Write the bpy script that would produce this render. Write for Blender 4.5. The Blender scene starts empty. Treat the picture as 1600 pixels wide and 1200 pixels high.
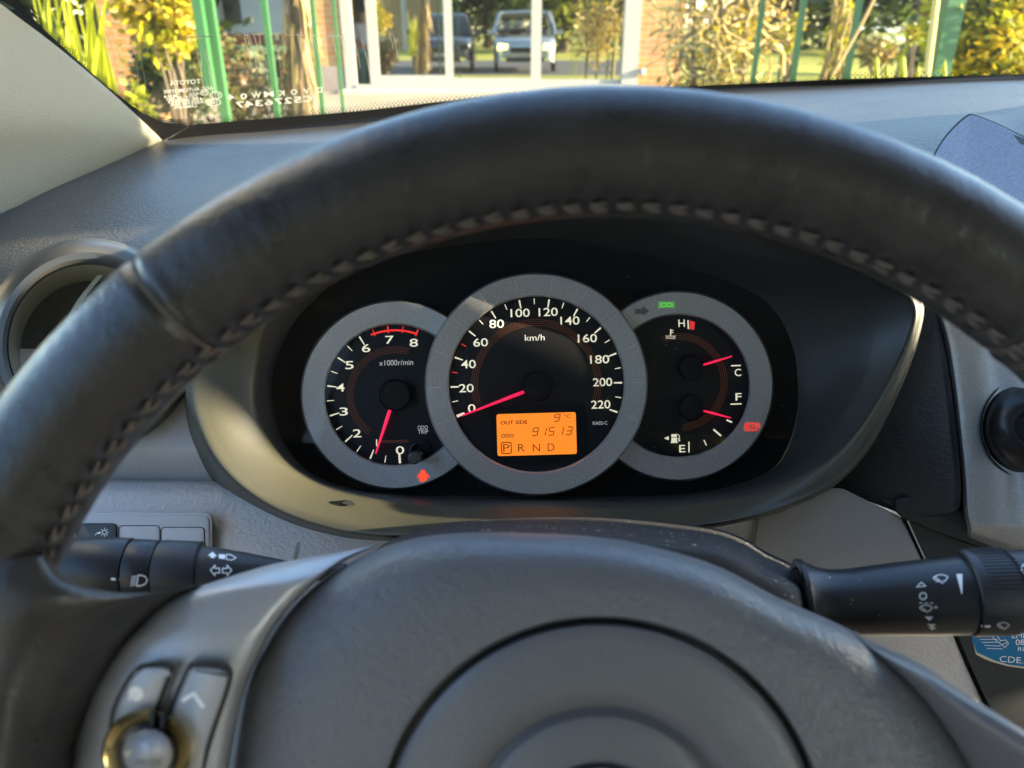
import bpy, bmesh, math, random
from mathutils import Vector, Matrix
from mathutils.bvhtree import BVHTree

S = bpy.context.scene
COL = S.collection
R = math.radians
rnd = random.Random(11)

# ------------------------------------------------------------------ camera, sky, sun, exposure
F = 1200.0                       # focal length in photo pixels (1600 wide)
PITCH = R(25)
CAM = Vector((0, 0, 1.25))
AX_R = Vector((1, 0, 0))
AX_U = Vector((0, math.sin(PITCH), math.cos(PITCH)))
AX_F = Vector((0, math.cos(PITCH), -math.sin(PITCH)))
cd = bpy.data.cameras.new('camera')
cam = bpy.data.objects.new('camera', cd)
COL.objects.link(cam)
cam.location = CAM
cam.rotation_euler = (R(90) - PITCH, 0, 0)
cd.sensor_width = 36
cd.lens = 36 * F / 1600
cd.clip_start = 0.01
cd.clip_end = 2000
cd.dof.use_dof = True
cd.dof.focus_distance = 0.45
cd.dof.aperture_fstop = 11.5
S.camera = cam

SUN_DIR = Vector((-0.945, 0.218, -0.242)).normalized()      # the way the light travels
SUN_EL = math.asin(-SUN_DIR.z)
SUN_AZ = math.atan2(-SUN_DIR.x, -SUN_DIR.y)
w = bpy.data.worlds.new('World')
S.world = w
w.use_nodes = True
wn = w.node_tree.nodes
sky = wn.new('ShaderNodeTexSky')
sky.sky_type = 'NISHITA'
sky.sun_disc = False
sky.sun_elevation = SUN_EL
sky.sun_rotation = SUN_AZ
sky.altitude = 100
sky.ozone_density = 2.0
sky.dust_density = 0.5
wn['Background'].inputs['Strength'].default_value = 0.15
w.node_tree.links.new(sky.outputs[0], wn['Background'].inputs['Color'])
sl = bpy.data.lights.new('sun', 'SUN')
sl.energy = 4.4
sl.angle = R(0.5)
sl.color = (1.0, 0.86, 0.62)
sun = bpy.data.objects.new('sun', sl)
COL.objects.link(sun)
sun.location = (6, -5, 8)
sun.rotation_euler = SUN_DIR.to_track_quat('-Z', 'Y').to_euler()
S.view_settings.view_transform = 'Standard'
S.view_settings.look = 'None'
S.view_settings.gamma = 1
S.view_settings.use_curve_mapping = False
S.view_settings.exposure = 2.85
S.render.engine = 'CYCLES'
S.cycles.max_bounces = 8
S.cycles.transparent_max_bounces = 16
S.cycles.use_denoising = True


# ------------------------------------------------------------------ helpers
def P(px, py, d):
    """photo pixel + distance along the view axis -> world point (where the piece really stands)."""
    return CAM + AX_F * d + AX_R * ((px - 800) / F * d) + AX_U * ((600 - py) / F * d)


def G(px, py, Y):
    """point at forward distance Y in direction of a photo pixel."""
    v = AX_F + AX_R * ((px - 800) / F) + AX_U * ((600 - py) / F)
    return CAM + v * (Y / v.y)


def cr(pts, n, closed=False):
    """Catmull-Rom resample of tuples, n points (n segments if closed)."""
    m = len(pts)
    if m == 2 and not closed:
        return [tuple(a + (b - a) * i / (n - 1) for a, b in zip(*pts)) for i in range(n)]
    out = []
    segs = m if closed else m - 1
    cnt = n if closed else n - 1
    for i in range(n):
        t = i / cnt * segs
        k = min(int(t), segs - 1)
        f = t - k
        if closed:
            p = [pts[(k + j - 1) % m] for j in range(4)]
        else:
            p = [pts[min(max(k + j - 1, 0), m - 1)] for j in range(4)]
        o = []
        for a, b, c, d in zip(*p):
            o.append(0.5 * (2 * b + (c - a) * f + (2 * a - 5 * b + 4 * c - d) * f * f + (3 * b - a - 3 * c + d) * f ** 3))
        out.append(tuple(o))
    return out


def root_offset(o):
    v = Vector((0, 0, 0))
    while o is not None:
        v += o.location
        o = o.parent
    return v


def meta(o, label=None, cat=None, group=None, kind=None):
    if label: o['label'] = label
    if cat: o['category'] = cat
    if group: o['group'] = group
    if kind: o['kind'] = kind
    return o


def thing(name, loc, label, cat, group=None, kind=None):
    o = bpy.data.objects.new(name, None)
    o.empty_display_size = 0.02
    COL.objects.link(o)
    o.location = loc
    return meta(o, label, cat, group, kind)


class MB:
    """collects geometry in world space, builds it as ONE mesh object."""

    def __init__(self):
        self.v, self.f, self.mi, self.m = [], [], [], 0

    def quad(self, *p):
        b = len(self.v)
        self.v += [Vector(x) for x in p]
        self.f.append(tuple(range(b, b + len(p)))); self.mi.append(self.m)
        return self

    def grid(self, rows, closed=False, cap0=False, cap1=False):
        b = len(self.v)
        n = len(rows[0])
        for r in rows:
            self.v += [Vector(x) for x in r]
        for i in range(len(rows) - 1):
            for j in range(n if closed else n - 1):
                k = (j + 1) % n
                self.f.append((b + i * n + j, b + i * n + k, b + (i + 1) * n + k, b + (i + 1) * n + j)); self.mi.append(self.m)
        if cap0:
            self.f.append(tuple(reversed(range(b, b + n)))); self.mi.append(self.m)
        if cap1:
            e = b + (len(rows) - 1) * n
            self.f.append(tuple(range(e, e + n))); self.mi.append(self.m)
        return self

    def box(self, c, s, rot=None):
        c = Vector(c); hx, hy, hz = s[0] / 2, s[1] / 2, s[2] / 2
        M = rot.to_matrix() if rot is not None and hasattr(rot, 'to_matrix') else (rot or Matrix.Identity(3))
        p = [c + M @ Vector((x, y, z)) for z in (-hz, hz) for x, y in ((-hx, -hy), (hx, -hy), (hx, hy), (-hx, hy))]
        b = len(self.v); self.v += p
        for f in ((3, 2, 1, 0), (4, 5, 6, 7), (0, 1, 5, 4), (1, 2, 6, 5), (2, 3, 7, 6), (3, 0, 4, 7)):
            self.f.append(tuple(b + i for i in f)); self.mi.append(self.m)
        return self

    def tube(self, pts, rad, n=10, cap=True):
        pts = [Vector(p) for p in pts]
        if not isinstance(rad, (list, tuple)): rad = [rad] * len(pts)
        rows = []
        t0 = (pts[1] - pts[0]).normalized()
        a = t0.orthogonal().normalized()
        for i, p in enumerate(pts):
            t = (pts[min(i + 1, len(pts) - 1)] - pts[max(i - 1, 0)]).normalized()
            a = (a - t * a.dot(t)).normalized()
            b = t.cross(a)
            rows.append([p + (a * math.cos(2 * math.pi * k / n) + b * math.sin(2 * math.pi * k / n)) * rad[i] for k in range(n)])
        return self.grid(rows, True, cap, cap)

    def pxgrid(self, rows, nu=40, nv=20, closed=False):
        """rows of (px,py,d): smooth loft."""
        rows = [cr(r, nu, closed) for r in rows]
        if nv and nv > len(rows):
            cols = [cr([r[j] for r in rows], nv) for j in range(len(rows[0]))]
            rows = [[c[i] for c in cols] for i in range(nv)]
        return self.grid([[P(*p) for p in r] for r in rows], closed)

    def lathe(self, cx, cy, prof, n=96, cap=False, sx=1.0):
        """turned about the view-parallel axis at photo pixel cx,cy: prof = (radius px, depth)."""
        rows = []
        for r, d in prof:
            rows.append([P(cx + r * sx * math.cos(2 * math.pi * k / n), cy + r * math.sin(2 * math.pi * k / n), d) for k in range(n)])
        return self.grid(rows, True, False, cap)

    def prism(self, pts, d0, d1, bev=0.0):
        """photo-pixel outline, front at d0, back at d1 (numbers or functions of px,py)."""
        f0 = d0 if callable(d0) else (lambda x, y: d0)
        f1 = d1 if callable(d1) else (lambda x, y: d1)
        cx = sum(p[0] for p in pts) / len(pts); cy = sum(p[1] for p in pts) / len(pts)
        rows = [[P(x, y, f1(x, y)) for x, y in pts]]
        if bev:
            L = len(pts)
            ins = []
            for i in range(L):
                a, b, c = pts[i - 1], pts[i], pts[(i + 1) % L]
                tx, ty = c[0] - a[0], c[1] - a[1]
                q = math.hypot(tx, ty) or 1
                nx, ny = -ty / q, tx / q
                if nx * (cx - b[0]) + ny * (cy - b[1]) < 0: nx, ny = -nx, -ny
                ins.append((nx, ny))
            bm_ = bev / f0(cx, cy) * F
            for k, (e, dd) in enumerate(((0, 1), (0.3, 0.3), (1, 0))):
                rows.append([P(x + nx * e * bm_, y + ny * e * bm_, f0(x, y) + dd * bev) for (x, y), (nx, ny) in zip(pts, ins)])
        else:
            rows.append([P(x, y, f0(x, y)) for x, y in pts])
        return self.grid(rows, True, True, True)

    def build(self, name, mat, parent=None, smooth=True, loc=None, angle=35):
        off = Vector(loc) if loc is not None else root_offset(parent)
        me = bpy.data.meshes.new(name)
        me.from_pydata([tuple(v - off) for v in self.v], [], self.f)
        mats = mat if isinstance(mat, (list, tuple)) else [mat]
        for m in mats: me.materials.append(m)
        for p, i in zip(me.polygons, self.mi): p.material_index = i
        bm = bmesh.new(); bm.from_mesh(me)
        bmesh.ops.remove_doubles(bm, verts=bm.verts, dist=1e-6)
        bmesh.ops.recalc_face_normals(bm, faces=bm.faces)
        if smooth:
            for f in bm.faces: f.smooth = True
            for e in bm.edges:
                if len(e.link_faces) == 2 and e.calc_face_angle(0) > R(angle): e.smooth = False
        bm.to_mesh(me); bm.free()
        o = bpy.data.objects.new(name, me)
        COL.objects.link(o)
        if parent is not None: o.parent = parent
        else: o.location = off
        return o


def chaikin(pts, n=2, closed=True):
    for _ in range(n):
        o = []
        for i in range(len(pts)):
            a, b = pts[i], pts[(i + 1) % len(pts)]
            o += [(a[0] * .75 + b[0] * .25, a[1] * .75 + b[1] * .25), (a[0] * .25 + b[0] * .75, a[1] * .25 + b[1] * .75)]
        pts = o
    return pts


def rrect(x0, y0, x1, y1, r, n=5):
    o = []
    for cx, cy, a in ((x1 - r, y0 + r, -90), (x1 - r, y1 - r, 0), (x0 + r, y1 - r, 90), (x0 + r, y0 + r, 180)):
        for k in range(n + 1):
            t = R(a + 90 * k / n)
            o.append((cx + r * math.cos(t), cy + r * math.sin(t)))
    return o


# --- 2-D marks (photo pixels), later laid on a flat face or on a curved surface
def stroke(pts, wd, closed=False):
    out = []
    m = len(pts)
    for i in range(m if closed else m - 1):
        (x0, y0), (x1, y1) = pts[i], pts[(i + 1) % m]
        L = math.hypot(x1 - x0, y1 - y0) or 1e-6
        ex, ey = (x1 - x0) / L * wd * .35, (y1 - y0) / L * wd * .35
        nx, ny = -(y1 - y0) / L * wd / 2, (x1 - x0) / L * wd / 2
        out.append([(x0 - ex + nx, y0 - ey + ny), (x1 + ex + nx, y1 + ey + ny), (x1 + ex - nx, y1 + ey - ny), (x0 - ex - nx, y0 - ey - ny)])
    return out


def arc(cx, cy, r, a0, a1, n=24, sy=1.0):
    """angles in degrees, counter-clockwise with y up."""
    return [(cx + r * math.cos(R(a0 + (a1 - a0) * k / n)), cy - r * sy * math.sin(R(a0 + (a1 - a0) * k / n))) for k in range(n + 1)]


def xform(polys, cx, cy, rot=0, sx=1, sy=1):
    c, s = math.cos(R(rot)), math.sin(R(rot))
    return [[(cx + x * sx * c + y * sy * s, cy - x * sx * s + y * sy * c) for x, y in p] for p in polys]


_tc = {}


def text2d(body, bold=0.0):
    if (body, bold) in _tc: return _tc[(body, bold)]
    cu = bpy.data.curves.new('lettering', 'FONT')
    cu.body = body; cu.align_x = 'CENTER'; cu.align_y = 'CENTER'; cu.size = 1.0; cu.resolution_u = 4; cu.offset = bold
    o = bpy.data.objects.new('lettering', cu)
    COL.objects.link(o)
    dg = bpy.context.evaluated_depsgraph_get()
    me = bpy.data.meshes.new_from_object(o.evaluated_get(dg))
    polys = [[(me.vertices[i].co.x, -me.vertices[i].co.y) for i in p.vertices] for p in me.polygons]
    bpy.data.objects.remove(o); bpy.data.meshes.remove(me); bpy.data.curves.remove(cu)
    xs = [x for p in polys for x, y in p]; ys = [y for p in polys for x, y in p]
    mx, my = (min(xs) + max(xs)) / 2, (min(ys) + max(ys)) / 2
    wd, ht = max(xs) - min(xs), max(ys) - min(ys)
    polys = [[((x - mx), (y - my)) for x, y in p] for p in polys]
    _tc[(body, bold)] = (polys, wd, ht)
    return _tc[(body, bold)]


def text(body, cx, cy, h, rot=0, width=None, mirror=False, bold=0.0, skew=0):
    """text centred on a photo pixel, h = height in px, width = total width in px."""
    polys, wd, ht = text2d(body, bold)
    sy = h / ht
    sx = width / wd if width else sy
    if skew: polys = [[(x - y * skew, y) for x, y in p] for p in polys]
    return xform(polys, cx, cy, rot, -sx if mirror else sx, sy)


def lay_flat(polys, d, name, mat, parent):
    mb = MB()
    f = d if callable(d) else (lambda x, y: d)
    for p in polys: mb.quad(*[P(x, y, f(x, y)) for x, y in p])
    return mb.build(name, mat, parent, smooth=False)


def lay_on(polys, target, name, mat, parent, off=0.00025, sub=8.0):
    """print marks onto a curved surface: every vertex is found on that surface."""
    o0 = root_offset(target)
    me = target.data
    bvh = BVHTree.FromPolygons([v.co + o0 for v in me.vertices], [tuple(p.vertices) for p in me.polygons])
    mb = MB()
    bm = bmesh.new()
    for p in polys:
        try:
            bm.faces.new([bm.verts.new((x, y, 0)) for x, y in p])
        except Exception:
            pass
    for _ in range(4):
        es = [e for e in bm.edges if e.calc_length() > sub]
        if not es: break
        bmesh.ops.subdivide_edges(bm, edges=es, cuts=1, use_grid_fill=False)
    bmesh.ops.triangulate(bm, faces=bm.faces)
    for f in bm.faces:
        pts = []
        for v in f.verts:
            dirn = (P(v.co.x, v.co.y, 1) - CAM)
            h = bvh.ray_cast(CAM, dirn.normalized())
            if h[0] is None: break
            n = h[1] if h[1].dot(dirn) < 0 else -h[1]
            pts.append(h[0] + n * off)
        if len(pts) == len(f.verts): mb.quad(*pts)
    bm.free()
    return mb.build(name, mat, parent, smooth=False)


# ------------------------------------------------------------------ materials
def M(name, col, rough=0.5, metal=0.0, bump=None, var=None, speck=None, emit=None, spec=0.5, trans=None, coat=0.0, flake=None):
    m = bpy.data.materials.new(name)
    m.use_nodes = True
    nt = m.node_tree; N = nt.nodes; L = nt.links
    b = N['Principled BSDF']
    b.inputs['Base Color'].default_value = (*col, 1)
    b.inputs['Roughness'].default_value = rough
    b.inputs['Metallic'].default_value = metal
    b.inputs['Specular IOR Level'].default_value = spec
    b.inputs['Coat Weight'].default_value = coat
    tc = N.new('ShaderNodeTexCoord')
    src = None
    if var:                                    # (scale, amount) broad colour and gloss variation
        n = N.new('ShaderNodeTexNoise'); n.inputs['Scale'].default_value = var[0]; n.inputs['Detail'].default_value = 5
        L.new(tc.outputs['Object'], n.inputs['Vector'])
        mx = N.new('ShaderNodeMix'); mx.data_type = 'RGBA'
        L.new(n.outputs['Fac'], mx.inputs['Factor'])
        mx.inputs[6].default_value = (*[c * (1 - var[1]) for c in col], 1)
        mx.inputs[7].default_value = (*[min(1, c * (1 + var[1])) for c in col], 1)
        src = mx.outputs[2]
        mr = N.new('ShaderNodeMapRange')
        L.new(n.outputs['Fac'], mr.inputs[0]); mr.inputs[3].default_value = max(0.02, rough - .1); mr.inputs[4].default_value = min(1, rough + .1)
        L.new(mr.outputs[0], b.inputs['Roughness'])
    if flake:                                  # (scale, amount) fine grain of metallic paint
        n = N.new('ShaderNodeTexVoronoi'); n.inputs['Scale'].default_value = flake[0]
        L.new(tc.outputs['Object'], n.inputs['Vector'])
        sp = N.new('ShaderNodeSeparateColor'); L.new(n.outputs['Color'], sp.inputs[0])
        mx = N.new('ShaderNodeMix'); mx.data_type = 'RGBA'
        L.new(sp.outputs[0], mx.inputs['Factor'])
        mx.inputs[6].default_value = (*[c * (1 - flake[1]) for c in col], 1)
        mx.inputs[7].default_value = (*[min(1, c * (1 + flake[1])) for c in col], 1)
        src = mx.outputs[2]
    if speck:                                  # (scale, size, colour) dust grains and lint
        v = N.new('ShaderNodeTexVoronoi'); v.inputs['Scale'].default_value = speck[0]; v.inputs['Randomness'].default_value = 1
        L.new(tc.outputs['Object'], v.inputs['Vector'])
        sp = N.new('ShaderNodeSeparateColor'); L.new(v.outputs['Color'], sp.inputs[0])
        mu = N.new('ShaderNodeMath'); mu.operation = 'MULTIPLY'; L.new(sp.outputs[0], mu.inputs[0]); L.new(sp.outputs[1], mu.inputs[1])
        m2 = N.new('ShaderNodeMath'); m2.operation = 'MULTIPLY'; L.new(mu.outputs[0], m2.inputs[0]); m2.inputs[1].default_value = speck[1]
        lt = N.new('ShaderNodeMath'); lt.operation = 'LESS_THAN'; L.new(v.outputs['Distance'], lt.inputs[0]); L.new(m2.outputs[0], lt.inputs[1])
        mx = N.new('ShaderNodeMix'); mx.data_type = 'RGBA'
        L.new(lt.outputs[0], mx.inputs['Factor'])
        if src: L.new(src, mx.inputs[6])
        else: mx.inputs[6].default_value = (*col, 1)
        mx.inputs[7].default_value = (*speck[2], 1)
        src = mx.outputs[2]
    if src: L.new(src, b.inputs['Base Color'])
    if bump:                                   # (kind, scale, strength, stretch)
        kind, sc, st = bump[:3]
        mp = N.new('ShaderNodeMapping')
        mp.inputs['Scale'].default_value = bump[3] if len(bump) > 3 else (1, 1, 1)
        L.new(tc.outputs['Object'], mp.inputs['Vector'])
        if kind == 'leather':
            wv = N.new('ShaderNodeTexNoise'); wv.inputs['Scale'].default_value = sc * .35; wv.inputs['Detail'].default_value = 3
            L.new(mp.outputs[0], wv.inputs['Vector'])
            ad = N.new('ShaderNodeMix'); ad.data_type = 'RGBA'; ad.blend_type = 'LINEAR_LIGHT'; ad.inputs['Factor'].default_value = 0.004
            L.new(mp.outputs[0], ad.inputs[6]); L.new(wv.outputs['Color'], ad.inputs[7])
            t = N.new('ShaderNodeTexVoronoi'); t.feature = 'SMOOTH_F1'; t.inputs['Scale'].default_value = sc; t.inputs['Smoothness'].default_value = .4
            L.new(ad.outputs[2], t.inputs['Vector'])
            n2 = N.new('ShaderNodeTexNoise'); n2.inputs['Scale'].default_value = sc * .5; n2.inputs['Detail'].default_value = 4
            L.new(mp.outputs[0], n2.inputs['Vector'])
            mm = N.new('ShaderNodeMath'); mm.operation = 'MULTIPLY_ADD'; L.new(n2.outputs['Fac'], mm.inputs[0]); mm.inputs[1].default_value = -.9
            L.new(t.outputs['Distance'], mm.inputs[2])
            h = mm.outputs[0]; inv = True
        else:
            t = N.new('ShaderNodeTexNoise'); t.inputs['Scale'].default_value = sc; t.inputs['Detail'].default_value = 3
            L.new(mp.outputs[0], t.inputs['Vector'])
            h = t.outputs['Fac']; inv = False
        bp = N.new('ShaderNodeBump'); bp.inputs['Strength'].default_value = st; bp.inputs['Distance'].default_value = 0.5 / sc; bp.invert = inv
        L.new(h, bp.inputs['Height']); L.new(bp.outputs[0], b.inputs['Normal'])
    if emit:
        b.inputs['Emission Color'].default_value = (*emit[0], 1)
        b.inputs['Emission Strength'].default_value = emit[1]
    if trans:                                  # light passing through a leaf
        tr = N.new('ShaderNodeBsdfTranslucent'); tr.inputs[0].default_value = (*trans[0], 1)
        ms = N.new('ShaderNodeMixShader'); ms.inputs[0].default_value = trans[1]
        L.new(b.outputs[0], ms.inputs[1]); L.new(tr.outputs[0], ms.inputs[2])
        if src: L.new(src, tr.inputs[0])
        L.new(ms.outputs[0], N['Material Output'].inputs['Surface'])
    return m


def glass(name, tint, fac_scale=1.0, rough=0.0, dust=None):
    """thin pane: see-through with a Fresnel reflection, optional settled dust."""
    m = bpy.data.materials.new(name); m.use_nodes = True
    nt = m.node_tree; N = nt.nodes; L = nt.links
    N.remove(N['Principled BSDF'])
    tr = N.new('ShaderNodeBsdfTransparent'); tr.inputs[0].default_value = (*tint, 1)
    gl = N.new('ShaderNodeBsdfGlossy'); gl.inputs['Roughness'].default_value = rough
    fr = N.new('ShaderNodeFresnel'); fr.inputs[0].default_value = 1.45
    ge = N.new('ShaderNodeNewGeometry'); io = N.new('ShaderNodeMapRange'); L.new(ge.outputs['Backfacing'], io.inputs[0]); io.inputs[3].default_value = 1.45; io.inputs[4].default_value = 1 / 1.45
    L.new(io.outputs[0], fr.inputs[0])
    mu = N.new('ShaderNodeMath'); mu.operation = 'MULTIPLY'; mu.inputs[1].default_value = fac_scale; mu.use_clamp = True
    L.new(fr.outputs[0], mu.inputs[0])
    mx = N.new('ShaderNodeMixShader'); L.new(mu.outputs[0], mx.inputs[0]); L.new(tr.outputs[0], mx.inputs[1]); L.new(gl.outputs[0], mx.inputs[2])
    out = mx.outputs[0]
    if dust:
        tc = N.new('ShaderNodeTexCoord')
        v = N.new('ShaderNodeTexVoronoi'); v.inputs['Scale'].default_value = dust[0]; L.new(tc.outputs['Object'], v.inputs['Vector'])
        n = N.new('ShaderNodeTexNoise'); n.inputs['Scale'].default_value = dust[0] * .08; n.inputs['Detail'].default_value = 4; L.new(tc.outputs['Object'], n.inputs['Vector'])
        sp = N.new('ShaderNodeSeparateColor'); L.new(v.outputs['Color'], sp.inputs[0])
        a = N.new('ShaderNodeMath'); a.operation = 'MULTIPLY'; L.new(sp.outputs[0], a.inputs[0]); a.inputs[1].default_value = dust[1]
        lt = N.new('ShaderNodeMath'); lt.operation = 'LESS_THAN'; L.new(v.outputs['Distance'], lt.inputs[0]); L.new(a.outputs[0], lt.inputs[1])
        m1 = N.new('ShaderNodeMath'); m1.operation = 'MULTIPLY'; L.new(lt.outputs[0], m1.inputs[0]); m1.inputs[1].default_value = dust[2]
        m2 = N.new('ShaderNodeMath'); m2.operation = 'MULTIPLY_ADD'; L.new(n.outputs['Fac'], m2.inputs[0]); m2.inputs[1].default_value = dust[3]; L.new(m1.outputs[0], m2.inputs[2]); m2.use_clamp = True
        df = N.new('ShaderNodeBsdfDiffuse'); df.inputs[0].default_value = (.75, .72, .65, 1)
        m3 = N.new('ShaderNodeMixShader'); L.new(m2.outputs[0], m3.inputs[0]); L.new(out, m3.inputs[1]); L.new(df.outputs[0], m3.inputs[2])
        out = m3.outputs[0]
    L.new(out, N['Material Output'].inputs['Surface'])
    return m


MAT = {}
MAT['leather'] = M('leather', (.028, .026, .0255), .30, bump=('leather', 900, .22), var=(70, .42))
MAT['pad'] = M('airbag_pad', (.125, .127, .14), .36, bump=('leather', 760, .42), var=(18, .12))
MAT['pad_smooth'] = M('horn_cover', (.125, .124, .132), .36, bump=('leather', 900, .22), var=(18, .12))
MAT['stitch'] = M('stitch_thread', (.10, .082, .072), .8)
MAT['seam'] = M('seam_dark', (.015, .015, .015), .6)
MAT['silver'] = M('silver_plastic', (.42, .42, .44), .40, metal=.35, flake=(2500, .08))
MAT['button'] = M('button_grey', (.38, .38, .40), .35, metal=.2)
MAT['chrome'] = M('chrome', (.75, .75, .74), .12, metal=1)
MAT['white'] = M('white_print', (.92, .92, .92), .5)
MAT['dash'] = M('dash_soft_plastic', (.068, .066, .062), .42, bump=('leather', 420, .55), var=(9, .12), speck=(260, .05, (.5, .5, .48)))
MAT['dash_dark'] = M('dash_dark_plastic', (.030, .031, .034), .44, bump=('leather', 480, .28), var=(12, .15), speck=(240, .05, (.45, .45, .45)))
MAT['hood'] = M('hood_plastic', (.050, .048, .031), .48, bump=('noise', 1500, .30), var=(14, .10))
MAT['hood_in'] = M('hood_inner_black', (.046, .047, .045), .40, bump=('noise', 1500, .1))
MAT['black'] = M('matt_black', (.006, .006, .006), .6, spec=.2)
MAT['dial'] = M('dial_black', (.008, .0085, .010), .45, spec=.3)
MAT['ring'] = M('gauge_ring_grey', (.46, .445, .43), .40, metal=.5, flake=(5200, .35))
MAT['lower'] = M('lower_panel_grey', (.47, .44, .43), .52, bump=('leather', 420, .35), var=(9, .08))
MAT['lower_dark'] = M('lower_panel_dark_grey', (.45, .42, .40), .5, bump=('leather', 480, .25), var=(9, .1))
MAT['switch'] = M('switch_panel', (.42, .41, .42), .45, bump=('noise', 1500, .06))
MAT['pillar'] = M('pillar_trim', (.27, .25, .18), .62, bump=('leather', 560, .55, (1, 1, 2.6)))
MAT['brushed'] = M('brushed_silver', (.48, .475, .47), .40, metal=.6, bump=('noise', 500, .16, (.12, 6, 6)), flake=(1500, .10))
MAT['brushed_dark'] = M('brushed_dark', (.05, .05, .052), .45, metal=.2, bump=('noise', 500, .25, (.15, 6, 6)), speck=(500, .06, (.4, .4, .38)))
MAT['pod'] = M('pod_grey', (.21, .225, .25), .42, metal=.45, flake=(1800, .25), speck=(180, .05, (.6, .6, .6)))
MAT['gloss_black'] = M('gloss_black', (.012, .012, .013), .32, speck=(240, .05, (.5, .5, .5)))
MAT['stalk'] = M('stalk_black', (.020, .021, .024), .36, bump=('noise', 1800, .05), speck=(330, .17, (.6, .6, .6)))
MAT['stalk2'] = M('stalk_black_matt', (.026, .027, .030), .45, bump=('noise', 1800, .05), speck=(330, .07, (.5, .5, .5)))
MAT['column'] = M('column_black', (.030, .030, .030), .68, spec=.35, bump=('leather', 900, .25), speck=(420, .34, (.5, .48, .4)))
MAT['vent'] = M('vent_satin', (.065, .064, .058), .36, metal=.3, speck=(300, .06, (.5, .5, .45)))
MAT['vent_wall'] = M('vent_wall_metal', (.46, .43, .32), .42, metal=.5, bump=('noise', 900, .12))
MAT['number'] = M('dial_number_cream', (.80, .76, .60), .5, emit=((1, .92, .66), 0.0924))
MAT['number_dim'] = M('dial_unit_white', (.6, .6, .58), .5, emit=((1, .98, .9), 0.0420))
MAT['arcline'] = M('dial_amber_line', (.16, .055, .022), .5, emit=((1, .3, .08), 0.0050))
MAT['redmark'] = M('dial_red_mark', (.65, .03, .03), .5, emit=((1, .05, .04), 0.0840))
MAT['needle'] = M('needle_red', (.75, .01, .06), .4, emit=((1, .015, .09), 0.1260))
MAT['lcd'] = M('lcd_amber', (.6, .2, .02), .3, emit=((1, .235, .018), 0.1512))
MAT['lcd_ink'] = M('lcd_ink', (.05, .006, .003), .4)
MAT['lamp_red'] = M('lamp_red', (.5, .02, .01), .5, emit=((1, .035, .012), 0.2100))
MAT['lamp_orange'] = M('lamp_orange_red', (.5, .04, .01), .5, emit=((1, .06, .012), 0.2100))
MAT['lamp_green'] = M('lamp_green', (.1, .4, .03), .5, emit=((.12, 1, .03), 0.1470))
MAT['icon_dim'] = M('icon_unlit', (.16, .16, .17), .5)
MAT['ring_tick'] = M('ring_tick', (.62, .62, .52), .5)
MAT['blue'] = M('sticker_blue', (.012, .16, .36), .35)
MAT['paper'] = M('sticker_paper', (.7, .62, .45), .7)
MAT['warm_reflection'] = M('knob_ring_warm_sheen', (.52, .40, .18), .2, metal=1)  # warm light reflected in the ring is put into its base colour
MAT['frit'] = M('ceramic_black', (.006, .006, .007), .45)
MAT['glass_mark'] = M('glass_etched_white', (.72, .72, .66), .6)
MAT['windscreen'] = glass('windscreen_glass', (.93, .95, .92), .8, 0.0, dust=(110, .05, .5, .10))
MAT['lens'] = glass('cluster_lens', (.94, .94, .94), .30, 0.02, dust=(190, .05, .40, .0016))
# outdoors
MAT['white_frame'] = M('white_aluminium', (.30, .29, .255), .45)
MAT['post'] = M('green_painted_metal', (.035, .12, .04), .42, var=(6, .2))
MAT['body'] = M('car_paint_silver', (.36, .38, .38), .3, metal=.5, coat=.5)
MAT['rubber'] = M('rubber', (.02, .02, .02), .7)
MAT['headlight'] = M('headlight_lit', (.8, .7, .4), .2, emit=((1, .80, .22), 1.0))
MAT['room'] = M('room_dark', (.05, .045, .04), .8)
MAT['trunkbark'] = M('bark', (.12, .085, .05), .9, bump=('noise', 30, .6), var=(8, .3))
# ================================================================== LARGE STRUCTURE: car interior
# ------------------------------------------------------------------ windscreen
wind = thing('windscreen', P(800, 160, 1.03), 'curved car windscreen with black dotted border and etched mirror writing in its lower corner', 'windscreen')
wb = [(252, 226, .90), (350, 219, .93), (560, 202, .98), (800, 177, 1.03), (1092, 155, 1.06), (1337, 143, 1.06), (1600, 134, 1.03), (1900, 131, .95)]
wt = [(-200, -160, .47), (20, -215, .50), (330, -255, .52), (700, -285, .54), (1100, -285, .55), (1500, -285, .55), (1800, -285, .53), (2100, -280, .5)]
wm = [(0, 7, .62), (160, -25, .66), (430, -50, .69), (750, -75, .72), (1100, -90, .735), (1430, -100, .735), (1740, -105, .71), (2050, -100, .66)]
g = MB(); g.pxgrid([wb, wm, wt], 64, 24)
pane = g.build('glass_pane', MAT['windscreen'], wind)
outer = [(-220, -190), (-60, -45), (0, 7), (87, 73), (175, 147), (252, 220)]
inner = [(-180, -195), (-30, -58), (31, 0), (60, 36), (157, 124), (230, 180), (262, 193), (300, 193)]
bo = [(252, 223), (350, 217), (560, 199), (745, 178), (1092, 150), (1337, 138.5), (1600, 129), (1700, 126)]
bi = [(300, 193), (420, 183), (560, 171.5), (745, 152), (1040, 135), (1180, 128), (1337, 121), (1600, 114), (1700, 111)]
fp = []
A, B = cr(outer, 40), cr(inner, 40)
for i in range(39): fp.append([A[i], A[i + 1], B[i + 1], B[i]])
A, B = cr(bo, 90), cr(bi, 90)
A[0] = (252, 222)
for i in range(89): fp.append([A[i], A[i + 1], B[i + 1], B[i]])
fp.append([(236, 203), (300, 188), (335, 226), (255, 227)])
edge = cr(inner + bi[1:], 420)
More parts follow.
